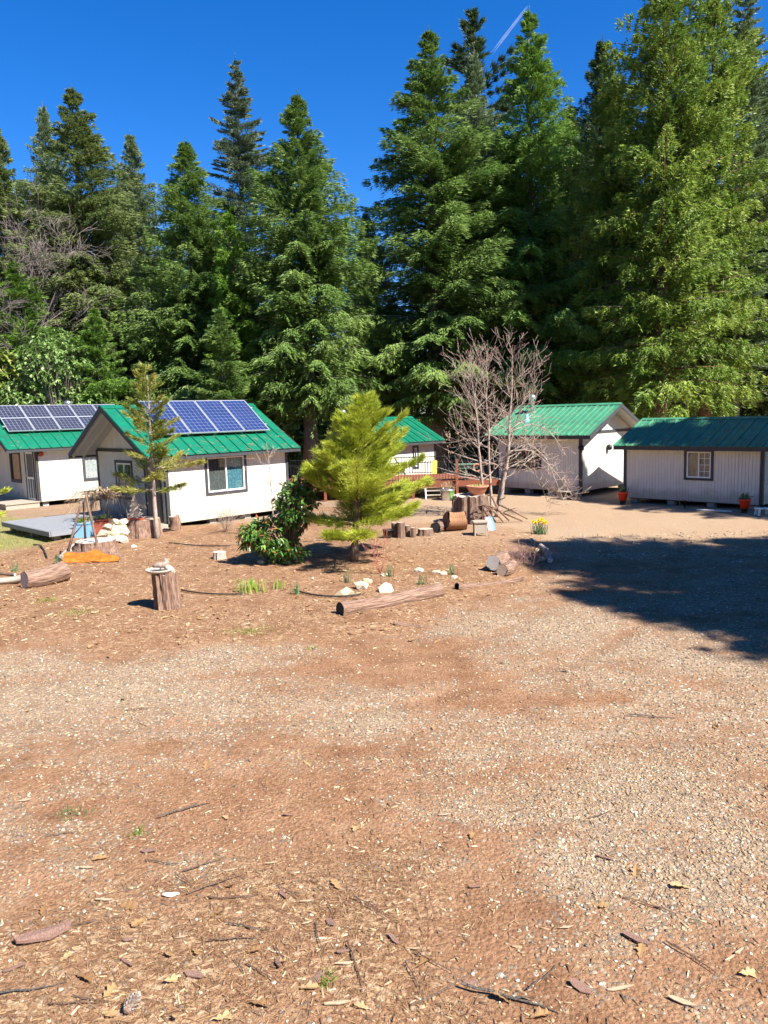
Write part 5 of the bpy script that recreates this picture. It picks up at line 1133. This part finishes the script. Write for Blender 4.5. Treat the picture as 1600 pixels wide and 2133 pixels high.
# dead twiggy sapling before the cabin window and thin bare shrubs
p = on(572, 1120); t = thing('sapling', 'thin leafless pale sapling before the teal-curtained window', 'sapling', p); rs = np.random.RandomState(19); m = MB(); tips = []
m.tube([(0, 0, 0), (-.02, 0, 1.2), (-.06, 0, 2.2), (-.1, 0, 2.6)], [.016, .013, .009, .006], 6, False)
for k in range(26):
    z = rs.uniform(.7, 2.6); a = rs.rand() * 6.28; grow(rs, m, tips, (-.04 * z / 2, 0, z), (math.cos(a), math.sin(a), .55), rs.uniform(.2, .6), .006, 1, .05, (2, 4), .003)
m.build('stem', 'bark_pale', t)
p = on(470, 1108); t = thing('bare_shrub', 'wispy leafless reddish shrub at the foot of the cabin wall', 'shrub', p); m = MB(); tips = []
for k in range(20): a = rs.rand() * 6.28; grow(rs, m, tips, (0, 0, 0), (math.cos(a) * .5, math.sin(a) * .5, 1), rs.uniform(.4, .8), .006, 2, .0, (2, 3), .0028)
m.build('twigs', 'bark_twig', t)
p = on(1108, 1175); t = thing('bare_shrub', 'low dry reddish-brown brush at the right end of the bed', 'shrub', p); m = MB(); tips = []
for k in range(60): a = rs.rand() * 6.28; grow(rs, m, tips, (rs.normal(0, .3), rs.normal(0, .35) + .4, 0), (math.cos(a) * .9, math.sin(a) * .9, .7), rs.uniform(.25, .5), .006, 1, -.02, (3, 5), .003)
m.build('twigs', 'twig_red', t)
p = on(792, 1196); t = thing('bare_shrub', 'sparse red-twigged shrub in front of the young pine', 'shrub', p); m = MB(); tips = []
for k in range(9): a = rs.rand() * 6.28; grow(rs, m, tips, (0, 0, 0), (math.cos(a) * .35, math.sin(a) * .35, 1), rs.uniform(.5, .9), .006, 1, .03, (2, 3), .0032)
m.build('twigs', 'redtwig', t)
# weeping shrub by the deck
p = on(212, 1106); t = thing('weeping_shrub', 'weeping leafless straw-coloured shrub behind the stick tripod', 'shrub', p + Vector((0, .6, 0))); m = MB(); rs = np.random.RandomState(23)
m.tube([(0, 0, 0), (.02, 0, .5), (-.02, 0, .98)], [.04, .035, .03], 7); m.build('stem', 'bark', t, True); m = MB()
for k in range(120):
    a = rs.rand() * 6.28; R_ = rs.uniform(.35, 1.15); h0 = rs.uniform(.85, 1.05); hh = rs.uniform(.05, .32); zz = [h0, h0 + hh, h0 + hh * .9, h0 - rs.uniform(.05, .75)]
    m.tube([(math.cos(a) * R_ * q * 1.15, math.sin(a) * R_ * q, z) for q, z in zip((0, .35, .7, 1), zz)], [.012, .010, .009, .006], 3, False)
o = m.build('twigs', 'twig_dry', t); o['kind'] = 'stuff'
# whorled broadleaf shrubs
def whorls(name, label, cat, base, lumps, nw, per, l, w, mat, seed, stemmat='bark', fold=0.35, droop=0.2):
    rs = np.random.RandomState(seed); t = thing(name, label, cat, base); tot = sum(a[4] for a in lumps); Ps = []; Ds = []; m = MB()
    for (cx, cy, cz, r, wt, *sq) in lumps:
        n = int(nw * wt / tot); sx, sz = (sq + [1, 1])[:2]
        u = rs.normal(0, 1, (n, 3)); u = u / np.linalg.norm(u, axis=1)[:, None]; rad = r * rs.uniform(.45, 1.08, n) ** .7
        c = np.array([cx, cy, cz]) + u * rad[:, None] * np.array([sx, 1, sz])
        for i in range(n):
            if c[i, 2] < .05: c[i, 2] = rs.uniform(.05, .3)
            a = rs.rand(per) * 6.28; ax = u[i] * .8 + np.array([0, 0, .6]); ax = ax / np.linalg.norm(ax)
            b1 = np.cross(ax, [1, .1, .2]); b1 /= np.linalg.norm(b1); b2 = np.cross(ax, b1)
            el = rs.uniform(-.3, .9, per)
            D = (np.cos(a) * np.cos(el))[:, None] * b1 + (np.sin(a) * np.cos(el))[:, None] * b2 + np.sin(el)[:, None] * ax; D[:, 2] -= droop
            Ps.append(c[i] - ax * rs.uniform(0, l * .7, per)[:, None]); Ds.append(D)
            if i % 3 == 0: m.tube([(cx * .3, cy * .3, 0.0), (cx * .6 + (c[i, 0] - cx) * .3, cy * .6 + (c[i, 1] - cy) * .3, c[i, 2] * .55), tuple(c[i])], [r * .018 + .008, r * .012 + .005, .004], 4, False)
    P = np.concatenate(Ps); D = nrm(np.concatenate(Ds)); N = len(P); Nn = np.tile([0, 0, 1.], (N, 1)) + rs.normal(0, .35, (N, 3))
    S = nrm(np.cross(D, Nn)); U = nrm(np.cross(S, D)); L = (l * rs.uniform(.65, 1.25, N))[:, None]; Wd = (w * rs.uniform(.7, 1.2, N))[:, None]
    # folded leaf: mid-rib lower than the margins, two quads
    A = P; B = P + D * L * .45 - U * Wd * fold * .4; C_ = P + D * L - np.array([0, 0, .12]) * L; E_ = P + D * L * .42 + S * Wd + U * Wd * fold; G = P + D * L * .42 - S * Wd + U * Wd * fold
    V = np.stack([A, B, C_, E_, G], 1).reshape(-1, 3); k = np.arange(N)[:, None] * 5; F = np.concatenate([k + np.array([[0, 1, 2, 3]]), k + np.array([[0, 4, 2, 1]])], 1).reshape(-1, 4)
    o = mass('leaves', V, F, mat, np.repeat(rs.rand(N), 2), t); o['kind'] = 'stuff'
    st_ = m.build('stems', stemmat, t); st_['kind'] = 'stuff'; return t
p = on(592, 1172); k = pxm(p.y)
whorls('shrub', 'glossy dark-green leafy shrub with reddish tips left of the young pine', 'shrub', p + Vector((0, .05, 0)), [((620 - 592) * k, -.05, (1172 - 1050) * k, .56, 3, .9, 1.0), ((568 - 592) * k, 0, (1172 - 1115) * k, .58, 3, 1.05, .85), ((645 - 592) * k, -.05, (1172 - 1008) * k, .34, 1.2, 1, 1.0), ((530 - 592) * k, -.1, (1172 - 1112) * k, .36, 1.2), ((600 - 592) * k, -.1, (1172 - 1142) * k, .42, 1.2, 1.2, .7)], 430, 10, .15, .030, 'photinia', 27)
top = aty(110, 655, 37.5); hh = float(top[2])
whorls('broadleaf_tree', 'light-green broadleaf tree behind the left cabin roof', 'tree', (float(top[0]), 37.5, 0), [(0, 0, hh * .72, 1.7, 3), (-.9, 0, hh * .5, 1.7, 3, 1.1, .9), (1.1, .2, hh * .45, 1.6, 2.5), (-1.8, .3, hh * .32, 1.4, 1.5), (.2, -.3, hh * .28, 1.7, 2), (2.0, .3, hh * .25, 1.2, 1.2)], 2600, 9, .22, .062, 'madrone', 29, 'bark_pale')
top = aty(12, 700, 39); hh = float(top[2])
whorls('broadleaf_tree', 'leafy green bush at the left edge behind the dark solar panels', 'shrub', (float(top[0]) - .5, 39, 0), [(0, 0, hh * .7, 1.8, 3), (-1.4, 0, hh * .4, 1.8, 3), (1.2, .3, hh * .35, 1.5, 2)], 700, 8, .34, .09, 'lawn', 33, 'bark_pale')
p = aty(655, 905, 41); 
whorls('shrub', 'sunlit green bush behind the right end of the solar-panel cabin', 'shrub', (float(p[0]) - .6, 42.5, 0), [(0, 0, 1.2, 1.2, 3, 1.1, 1.0), (.9, 0, .8, .9, 2), (-1.2, .3, 1.8, 1.1, 2)], 500, 8, .28, .08, 'madrone', 35, 'bark')
# bulbs and grasses
def clump(name, label, cat, base, n, h, w, spread, mat, seed, lean=.35):
    rs = np.random.RandomState(seed); P = np.stack([rs.normal(0, spread, n), rs.normal(0, spread * .8, n), np.zeros(n)], 1); a = rs.rand(n) * 6.28
    D = np.stack([np.cos(a) * lean * rs.rand(n), np.sin(a) * lean * rs.rand(n), np.ones(n)], 1); V, F = bladesq(P, D, np.stack([np.cos(a + 1.2), np.sin(a + 1.2), 0 * a], 1), h * rs.uniform(.55, 1.15, n), np.full(n, w))
    t = thing(name, label, cat, base); o = mass('blades', V, F, mat, rs.rand(n), t); o['kind'] = 'stuff'; return t
t = clump('daffodils', 'clump of blooming yellow daffodils at the right end of the bed', 'flowers', on(1123, 1113), 70, .30, .008, .10, 'daffleaf', 1)
rs = np.random.RandomState(2)
for (dx, dz_) in ((-.17, .36), (-.10, .32), (-.04, .40), (.02, .38), (.05, .42), (.10, .33), (.19, .30), (.16, .34), (-.02, .35), (.08, .40)):
    m = MB(); yy = rs.normal(0, .05); m.tube([(dx * .5, yy, 0), (dx, yy, dz_)], .004, 4, False); c = Vector((dx, yy, dz_))
    st_ = m.build('stalk', 'daffleaf', t); m = MB()
    for q in range(6):
        a = q * math.pi / 3; v0 = c + Vector((math.cos(a) * .055, -.01, math.sin(a) * .055)); pe = Vector((-math.sin(a) * .02, 0, math.cos(a) * .02)); mid_ = c + Vector((math.cos(a) * .03, -.015, math.sin(a) * .03))
        m.add([c, mid_ + pe, v0, mid_ - pe], [(0, 1, 2, 3)])
    m.tube([c, c + Vector((0, -.045, 0))], [.014, .022], 8, False); m.build('bloom', 'petal', st_)
clump('iris_clump', 'clump of pale green iris blades left of the drip hose', 'plant', on(527, 1232), 46, .24, .014, .13, 'blade', 3, .25)
clump('iris_clump', 'small second tuft of pale iris blades right of the larger clump', 'plant', on(580, 1225), 22, .20, .012, .08, 'blade', 4, .25)
for i, (px, py, lab) in enumerate(((617, 1238, 'blue-green daffodil shoots at the left end of the drip hose'), (725, 1213, 'green bulb shoots behind the cream rocks'), (811, 1200, 'bulb shoots above the cream boulder'), (943, 1197, 'bulb shoots beside the low white rocks'), (880, 1217, 'thin bulb shoots behind the long log end'), (120, 1175, 'green tuft by the hose at left'), (30, 1190, 'blue-green shoots beside the knobbly log'))):
    clump('bulb_shoots', lab, 'plant', on(px, py), 16, .22, .008, .05, 'daffleaf', 40 + i)
for i, (px, py, n, sp, lab) in enumerate(((525, 1315, 260, .22, 'mat of green grass below the bed at centre left'), (98, 1252, 80, .10, 'small green grass tuft below the short log'), (160, 1278, 90, .16, 'sparse green grass patch left of the bird-bath stump'), (681, 2048, 30, .03, 'bright green grass tuft in the foreground litter'), (152, 1698, 40, .06, 'dark green weed tuft in the left foreground'), (292, 1737, 30, .05, 'small weed tuft at mid left foreground'), (190, 1150, 40, .06, 'green weed tuft before the bleached stump'), (648, 1352, 30, .05, 'tiny weed on bare dirt at centre'))):
    clump('grass_tuft', lab, 'grass', on(px, py), n, .07 if n < 200 else .05, .004, sp, 'lawn' if i != 4 else 'daffleaf', 60 + i, 1.4)
rs = np.random.RandomState(8); n = 16000; q = LAWN; x = rs.uniform(-24, q[:, 0].max(), n); y = rs.uniform(q[:, 1].min(), q[:, 1].max(), n); k = masks(x, y)[2] > rs.rand(n) * .9; x, y = x[k], y[k]; n = len(x)
D = rs.normal(0, .4, (n, 3)); D[:, 2] = 1; V, F = bladesq(np.stack([x, y, gz(x, y)], 1), D, rs.normal(0, 1, (n, 3)), rs.uniform(.03, .07, n), np.full(n, .006))
o = mass('grass', V, F, 'lawn', rs.rand(n)); o['kind'] = 'stuff'; o['label'] = 'thin yellow-green grass beside the grey deck'
# dark dry shrub twigs by the deck railing
p = Vector((aty(618, 1000, 31)[0], 31.0, 0)); t = thing('bare_shrub', 'small leafless shrub at the corner beyond the solar-panel cabin', 'shrub', p); m = MB(); tips = []; rs = np.random.RandomState(44)
for k in range(16): a = rs.rand() * 6.28; grow(rs, m, tips, (0, 0, 0), (math.cos(a) * .9, math.sin(a) * .9, .8), rs.uniform(.5, .8), .012, 1, 0, (2, 3), .008)
m.build('twigs', 'twig_red', t)

# ------------------------------------------------------------------ litter on the ground
def blobby(rs, n_v=8):
    c = np.array([[-1, -1, -.5], [1, -1, -.5], [1, 1, -.5], [-1, 1, -.5], [-.8, -.8, .6], [.8, -.8, .6], [.8, .8, .6], [-.8, .8, .6]]) * .5
    return c * rs.uniform(.6, 1.25, (8, 3)), [(0, 3, 2, 1), (4, 5, 6, 7), (0, 1, 5, 4), (1, 2, 6, 5), (2, 3, 7, 6), (3, 0, 4, 7)]
def sample(rs, n, y0, y1, pad=1.08):
    y = np.sqrt(rs.uniform(y0 * y0, y1 * y1, n)); x = (rs.rand(n) * 2 - 1) * (y * .5 * pad + .6); return x, y
rs = np.random.RandomState(101); VA = [blobby(rs) for _ in range(10)]
Pp = []; Ss = []
for n, y0, y1, lo, hi in ((66000, 3.4, 7.2, .007, .024), (36000, 7.2, 13.5, .014, .032), (9000, 13.5, 20, .03, .055)):
    x, y = sample(rs, n, y0, y1); g, lit, lawn, isl, road = masks(x, y); k = rs.rand(n) < np.clip(g * 1.05, .10, 1) * (1 - .8 * isl); x, y = x[k], y[k]
    s = lo + (hi - lo) * rs.rand(len(x)) ** 2.2; Pp.append(np.stack([x, y, gz(x, y) + s * .12], 1)); Ss.append(np.stack([s * rs.uniform(.8, 1.4, len(x)), s, s * rs.uniform(.45, .8, len(x))], 1))
o = scatter('gravel', VA, np.concatenate(Pp), np.concatenate(Ss), rs, 'stones', .35); o['kind'] = 'stuff'; o['label'] = 'loose grey and tan gravel over the drive'
chip = (np.array([[-1, -.5, -.5], [1, -.4, -.5], [.9, .5, -.5], [-1, .45, -.5], [-.95, -.4, .5], [.9, -.35, .5], [.85, .4, .5], [-.9, .4, .5]]) * .5, [(4, 5, 6, 7), (0, 1, 5, 4), (1, 2, 6, 5), (2, 3, 7, 6), (3, 0, 4, 7)])
Pp = []; Ss = []
for n, y0, y1, lo, hi in ((13000, 3.4, 7.2, .012, .07), (12000, 7.2, 13, .02, .075), (13000, 11.5, 21, .03, .10)):
    x, y = sample(rs, n, y0, y1); g, lit, lawn, isl, road = masks(x, y); k = rs.rand(n) < np.clip(.25 + lit * .75 + isl * .3 - road * .6, .05, 1); x, y = x[k], y[k]
    s = lo + (hi - lo) * rs.rand(len(x)) ** 2.5; Pp.append(np.stack([x, y, gz(x, y) + .006], 1)); Ss.append(np.stack([s, s * rs.uniform(.15, .5, len(x)), s * rs.uniform(.06, .16, len(x)) + .003], 1))
o = scatter('wood_chips', [chip], np.concatenate(Pp), np.concatenate(Ss), rs, 'chips', .22, None, rs.rand(sum(len(q_) for q_ in Pp)) ** 1.7); o['kind'] = 'stuff'; o['label'] = 'scattered wood chips and bark crumbs'
# dry needles, thin bent strips
x, y = sample(rs, 70000, 3.4, 9.0); g, lit, lawn, isl, road = masks(x, y); k = rs.rand(len(x)) < np.clip(lit * 1.1 - .05, .04, 1); x, y = x[k], y[k]; n = len(x); a = rs.rand(n) * 6.28
D = np.stack([np.cos(a), np.sin(a), rs.normal(0, .10, n)], 1); V, F = bladesq(np.stack([x, y, gz(x, y) + rs.uniform(.003, .016, n)], 1), D, np.tile([0, 0, 1.], (n, 1)) + rs.normal(0, .3, (n, 3)), rs.uniform(.03, .10, n), rs.uniform(.0009, .0022, n))
o = mass('dry_needles', V, F, 'needles', rs.rand(n)); o['kind'] = 'stuff'; o['label'] = 'brown carpet of fallen needles in the foreground'
# oak leaves
def leaf_mesh(rs):
    half = [(0, 0), (.10, .018), (.18, .07), (.26, .14), (.33, .13), (.38, .085), (.46, .16), (.54, .24), (.61, .22), (.66, .13), (.75, .17), (.83, .19), (.89, .12), (1.0, .0)]
    V = []; F = []; cu = rs.uniform(-.5, .9); cv = rs.uniform(.2, 1.3)
    for u, w in half: V.append((u - .5, 0, .25 * cu * (u - .5) ** 2))
    for sg in (1, -1):
        o = len(V)
        for u, w in half:
            w2 = w * rs.uniform(.95, 1.2); V.append((u - .5 + w2 * .2, sg * w2, .25 * cu * (u - .5) ** 2 + cv * w2 * w2 * 2.2 + rs.normal(0, .012)))
        F += [(i, i + 1, o + i + 1, o + i) if sg > 0 else (i, o + i, o + i + 1, i + 1) for i in range(len(half) - 1)]
    return np.array(V), F
LM = []
for k in range(8):
    V, F = leaf_mesh(rs); me = bpy.data.meshes.new('oak_leaf'); me.from_pydata([tuple(v) for v in V], [], F); me.update(); a = me.attributes.new('var', 'FLOAT', 'FACE'); a.data.foreach_set('value', np.full(len(F), k / 7.0, np.float32)); me.materials.append(MT['dryleaf']); LM.append((me, V, F))
def drop(me, name, px, py, size, label, cat, group=None, rz=None, dz=.012, tilt=.25):
    p = on(px, py, dz); o = link(name, me); o.location = p; o.scale = size if hasattr(size, '__len__') else (size,) * 3; o.rotation_euler = (rs.normal(0, tilt), rs.normal(0, tilt), rs.rand() * 6.28 if rz is None else rz); return tag(o, label, cat, group)
def placed(what, pts):           # a label for each loose piece by where it lies in the foreground
    band = lambda y: 0 if y < 1560 else 1 if y < 1800 else 2 if y < 1990 else 3
    bn = ['on the far drive', 'in the middle foreground', 'in the near foreground', 'along the bottom edge']; cn = ['left third', 'middle third', 'right third']
    od = ['leftmost', 'second from left', 'third from left', 'fourth from left', 'fifth from left', 'sixth from left', 'seventh from left', 'eighth from left', 'ninth from left', 'tenth from left']
    cells = {}
    for i, p in enumerate(pts): cells.setdefault((band(p[1]), min(2, int(p[0] / 533.4))), []).append((p[0], p[1], i))
    out = {}
    for (b, c), l in cells.items():
        for k, (x, y, i) in enumerate(sorted(l)): out[i] = '%s %s, %s, %s' % (what, bn[b], cn[c], od[min(k, 9)] if len(l) > 1 else 'the only one')
    return [out[i] for i in range(len(pts))]
LEAVES = [(578, 1180, 0), (265, 1890, 0), (290, 1925, 0), (210, 1790, 0), (230, 2068, 0), (225, 2115, 0), (360, 2045, 0), (135, 1998, 0), (175, 2040, 0), (525, 1985, 0), (480, 1850, 0), (450, 1910, 0), (410, 1985, 0), (350, 1990, 0), (370, 2120, 0), (470, 2120, 0), (540, 2095, 0), (1050, 2085, 0), (985, 1745, 0), (1325, 1815, 0), (1335, 1985, 0), (1250, 1888, 0), (640, 1590, 0), (470, 1705, 0), (1180, 1400, 0), (860, 1335, 0), (910, 1340, 0), (1490, 1515, 0), (700, 1845, 0), (640, 2060, 0), (580, 2010, 0), (755, 2100, 0), (880, 2010, 0), (90, 1900, 0), (45, 1960, 0), (1120, 2120, 0), (430, 1600, 0), (740, 1730, 0), (1420, 1850, 0), (1560, 2030, 0)]
LL = placed('curled oak leaf', LEAVES)
for i, (px, py, _) in enumerate(LEAVES):
    drop(LM[i % 8][0], 'oak_leaf', px, py, rs.uniform(.10, .165), LL[i], 'leaf', 'fallen oak leaves')
x, y = sample(rs, 900, 6, 20); g, lit, lawn, isl, road = masks(x, y); k = rs.rand(len(x)) < np.clip(isl * .9 + lit * .4, .03, 1); x, y = x[k], y[k]; s = rs.uniform(.07, .14, len(x))
o = scatter('leaf_litter', [(V, F) for me, V, F in LM], np.stack([x, y, gz(x, y) + .02], 1), np.stack([s, s, s], 1), rs, 'dryleaf', .35); o['kind'] = 'stuff'; o['label'] = 'dry leaves strewn over the bed and drive'
# sticks
def stick_mesh(k):
    r_ = np.random.RandomState(300 + k); m = MB(); pts = [(q - .5, .05 * math.sin(q * 3 + k) * (k % 3) + r_.normal(0, .012), .02 * r_.rand()) for q in np.linspace(0, 1, 7)]
    m.tube(pts, [.022, .024, .022, .020, .017, .013, .007], 6)
    if k % 2: m.tube([pts[3], (pts[3][0] + .16, pts[3][1] + .12, .03), (pts[3][0] + .27, pts[3][1] + .15, .03)], [.012, .009, .004], 5)
    me = bpy.data.meshes.new('stick'); me.from_pydata([tuple(v) for v in m.v], [], m.f); me.update(); me.materials.append(MT[['bark_log', 'bark', 'bark_grey'][k % 3]]); return me
SM = [stick_mesh(k) for k in range(6)]
STK = [(450, 1845, .42, .5), (385, 1840, .25, -.7), (340, 1800, .3, -.1), (425, 1805, .35, .6), (490, 1872, .35, 0), (600, 1862, .25, -.9), (665, 1850, .22, -.9), (690, 1900, .2, -1.2), (60, 2065, .42, .4), (155, 2095, .3, .05), (190, 2085, .25, -.3), (500, 2020, .18, -1.1), (545, 2030, .28, -.7), (585, 2000, .25, -1.1), (520, 1935, .3, -.1), (490, 1960, .35, .1), (665, 1955, .3, -1.4), (1060, 2085, .55, -.5), (905, 2010, .3, -.7), (860, 2040, .25, -1.2), (1270, 1785, .2, -.7), (1370, 1895, .3, -.6), (930, 2060, .5, .5), (385, 1690, .45, .45), (790, 1905, .3, -.8), (770, 1890, .3, -.6), (1360, 1495, .5, -.05), (290, 1480, .3, .2), (1250, 1700, .25, .4), (180, 1928, .2, .1), (740, 2010, .4, -1.3), (1440, 2000, .35, -.9), (1130, 2040, .3, .9), (130, 1740, .25, .3), (1080, 1690, .2, .3)]
LL = placed('thin stick', STK)
for i, (px, py, L, rz) in enumerate(STK):
    drop(SM[i % 6], 'stick', px, py, (L, L * .65, L * .6), LL[i], 'stick', 'sticks strewn over the foreground', rz, .018, .04)
# bark flakes and split pale wood
def flake(k, mat):
    r_ = np.random.RandomState(400 + k); n = 9; m = MB(); poly = []
    for q in range(n): a = 2 * math.pi * q / n; poly.append((math.cos(a) * .5 * r_.uniform(.8, 1.1), math.sin(a) * (.10 if mat == 'whitechip' else .16) * r_.uniform(.45, 1.4)))
    m.prism(poly, lambda u, v, t_: (u, v, t_ + u * u * .12 - v * v * .6), 0, .07)
    me = bpy.data.meshes.new('flake'); me.from_pydata([tuple(v) for v in m.v], [], m.f); me.update(); me.materials.append(MT[mat]); return me
BF = [flake(k, 'barkchip') for k in range(4)]; WF = [flake(10 + k, 'whitechip') for k in range(4)]
BFL = ((265, 2008, .12, -.6), (580, 2008, .14, -1.2), (660, 2042, .14, .9), (405, 2035, .16, -.4), (990, 1850, .1, .2), (1325, 1960, .2, -.7), (690, 1925, .12, -.9), (590, 1868, .12, -1), (1260, 1790, .12, -.5), (600, 1700, .1, .2), (980, 2050, .1, .2), (310, 1775, .14, 0), (30, 2020, .14, .4), (820, 1960, .12, -.9), (1210, 2060, .16, -.7), (270, 1960, .1, .3), (720, 1985, .12, .2))
LL = placed('bark flake', BFL)
for i, (px, py, L, rz) in enumerate(BFL):
    drop(BF[i % 4], 'bark_flake', px, py, (L, L, L * .8), LL[i], 'bark', 'bark flakes on the foreground', rz, .012, .08)
WFL = ((215, 1878, .16, .05), (482, 1815, .12, .3), (565, 1800, .12, .15), (180, 1810, .16, -.05), (1540, 1985, .12, .6), (1330, 1860, .1, .1), (780, 1438, .07, 0), (768, 1604, .09, 0), (925, 1700, .14, .1), (640, 1880, .12, .2), (1290, 2062, .2, .1), (1420, 2090, .22, -.6), (1520, 2000, .12, .5), (720, 2010, .16, .1), (300, 1640, .1, .4), (50, 1670, .15, .1), (700, 2095, .2, .0), (1180, 1935, .12, .2), (1000, 1560, .1, -.2), (640, 1925, .1, .4), (860, 1980, .12, -.3), (380, 1955, .1, .1))
LL = placed('pale splinter', WFL)
for i, (px, py, L, rz) in enumerate(WFL):
    drop(WF[i % 4], 'wood_splinter', px, py, (L * .8, L * .6, L * .5), LL[i], 'wood splinter', 'pale splinters on the foreground', rz, .012, .08)
drop(flake(30, 'barkchip'), 'bark_slab', 92, 1952, (.40, .34, .28), 'large pinkish bark slab at the lower left of the foreground', 'bark slab', None, .5, .02, .05)
drop(flake(31, 'flagwhite'), 'wood_splinter', 355, 1868, (.12, .10, .12), 'bright white wood chip near the forked stick', 'wood splinter', None, .05, .012, .03)
p = on(275, 2105); t = thing('pine_cone', 'weathered grey pine cone among oak leaves in the foreground', 'pine cone', p + Vector((0, 0, .045))); t.rotation_euler = (0, 1.25, 1.1)
m = MB(); m.lathe([(.0, -.06), (.022, -.05), (.03, 0), (.02, .05), (0, .065)], 10); m.build('core', 'bark', t)
cone = MB()
for k in range(70):
    q = k / 70; a = k * 2.4; r_ = .048 * math.sin(math.pi * (.12 + .82 * q)) ** .8; z = -.055 + .115 * q; c = Vector((math.cos(a), math.sin(a), 0)); s_ = Vector((-math.sin(a), math.cos(a), 0))
    cone.add([c * .012 + Vector((0, 0, z)), c * r_ * .8 + s_ * .011 + Vector((0, 0, z + .006)), c * r_ + Vector((0, 0, z + .016)), c * r_ * .8 - s_ * .011 + Vector((0, 0, z + .006))], [(0, 1, 2, 3)])
o = cone.build('scales', 'wood_grey', t); o['kind'] = 'stuff'
# contrail high above
MT['contrail'] = paint('contrail_ice', (0.9, 0.92, 0.95), 1.0, 0.02)
_n = MT['contrail'].node_tree; _n.nodes['Principled BSDF'].inputs['Alpha'].default_value = 0.07
t = thing('contrail', 'short white contrail streak behind the tallest fir tip', 'contrail', PY(1060, 65, 4200))
for off_ in (-3.5, 3.5):
    a = PY(1024 + off_ * .5, 112 + off_ * .3, 4200) - Vector(t.location); b = PY(1100 + off_ * .3, 12 + off_ * .2, 4200) - Vector(t.location)
    m = MB(); m.tube([a.lerp(b, q) for q in np.linspace(0, 1, 9)], [.5, 2, 4, 5, 3.5, 5, 4, 3, .5], 8); m.build('streak', 'contrail', t, True)

# needles and twigs fallen on the metal roofs
rs = np.random.RandomState(505)
for cab_, roof_, ii, n in ((c1, r1, i1, 220), (c2, r2, i2, 300), (c3, r3, i3, 320), (c4, r4, i4, 520)):
    x = rs.uniform(ii['xa'], ii['xb'], n); q = rs.rand(n) ** 1.4; cp, sp = math.cos(ii['pitch']), math.sin(ii['pitch']); Ls = (ii['ym'] - ii['ye']) / cp; h = ii['th'] + 0.02
    P = np.stack([x, ii['ye'] + q * Ls * cp - h * sp, ii['ze'] + q * Ls * sp + h * cp], 1); a = rs.rand(n) * 6.28
    D = np.stack([np.cos(a), np.sin(a) * cp, np.sin(a) * sp], 1); V, F = bladesq(P, D, np.tile([0, -sp, cp], (n, 1)), rs.uniform(.04, .16, n), rs.uniform(.004, .012, n))
    o = mass('roof_litter', V, F, 'needles', rs.rand(n), roof_); o['kind'] = 'stuff'
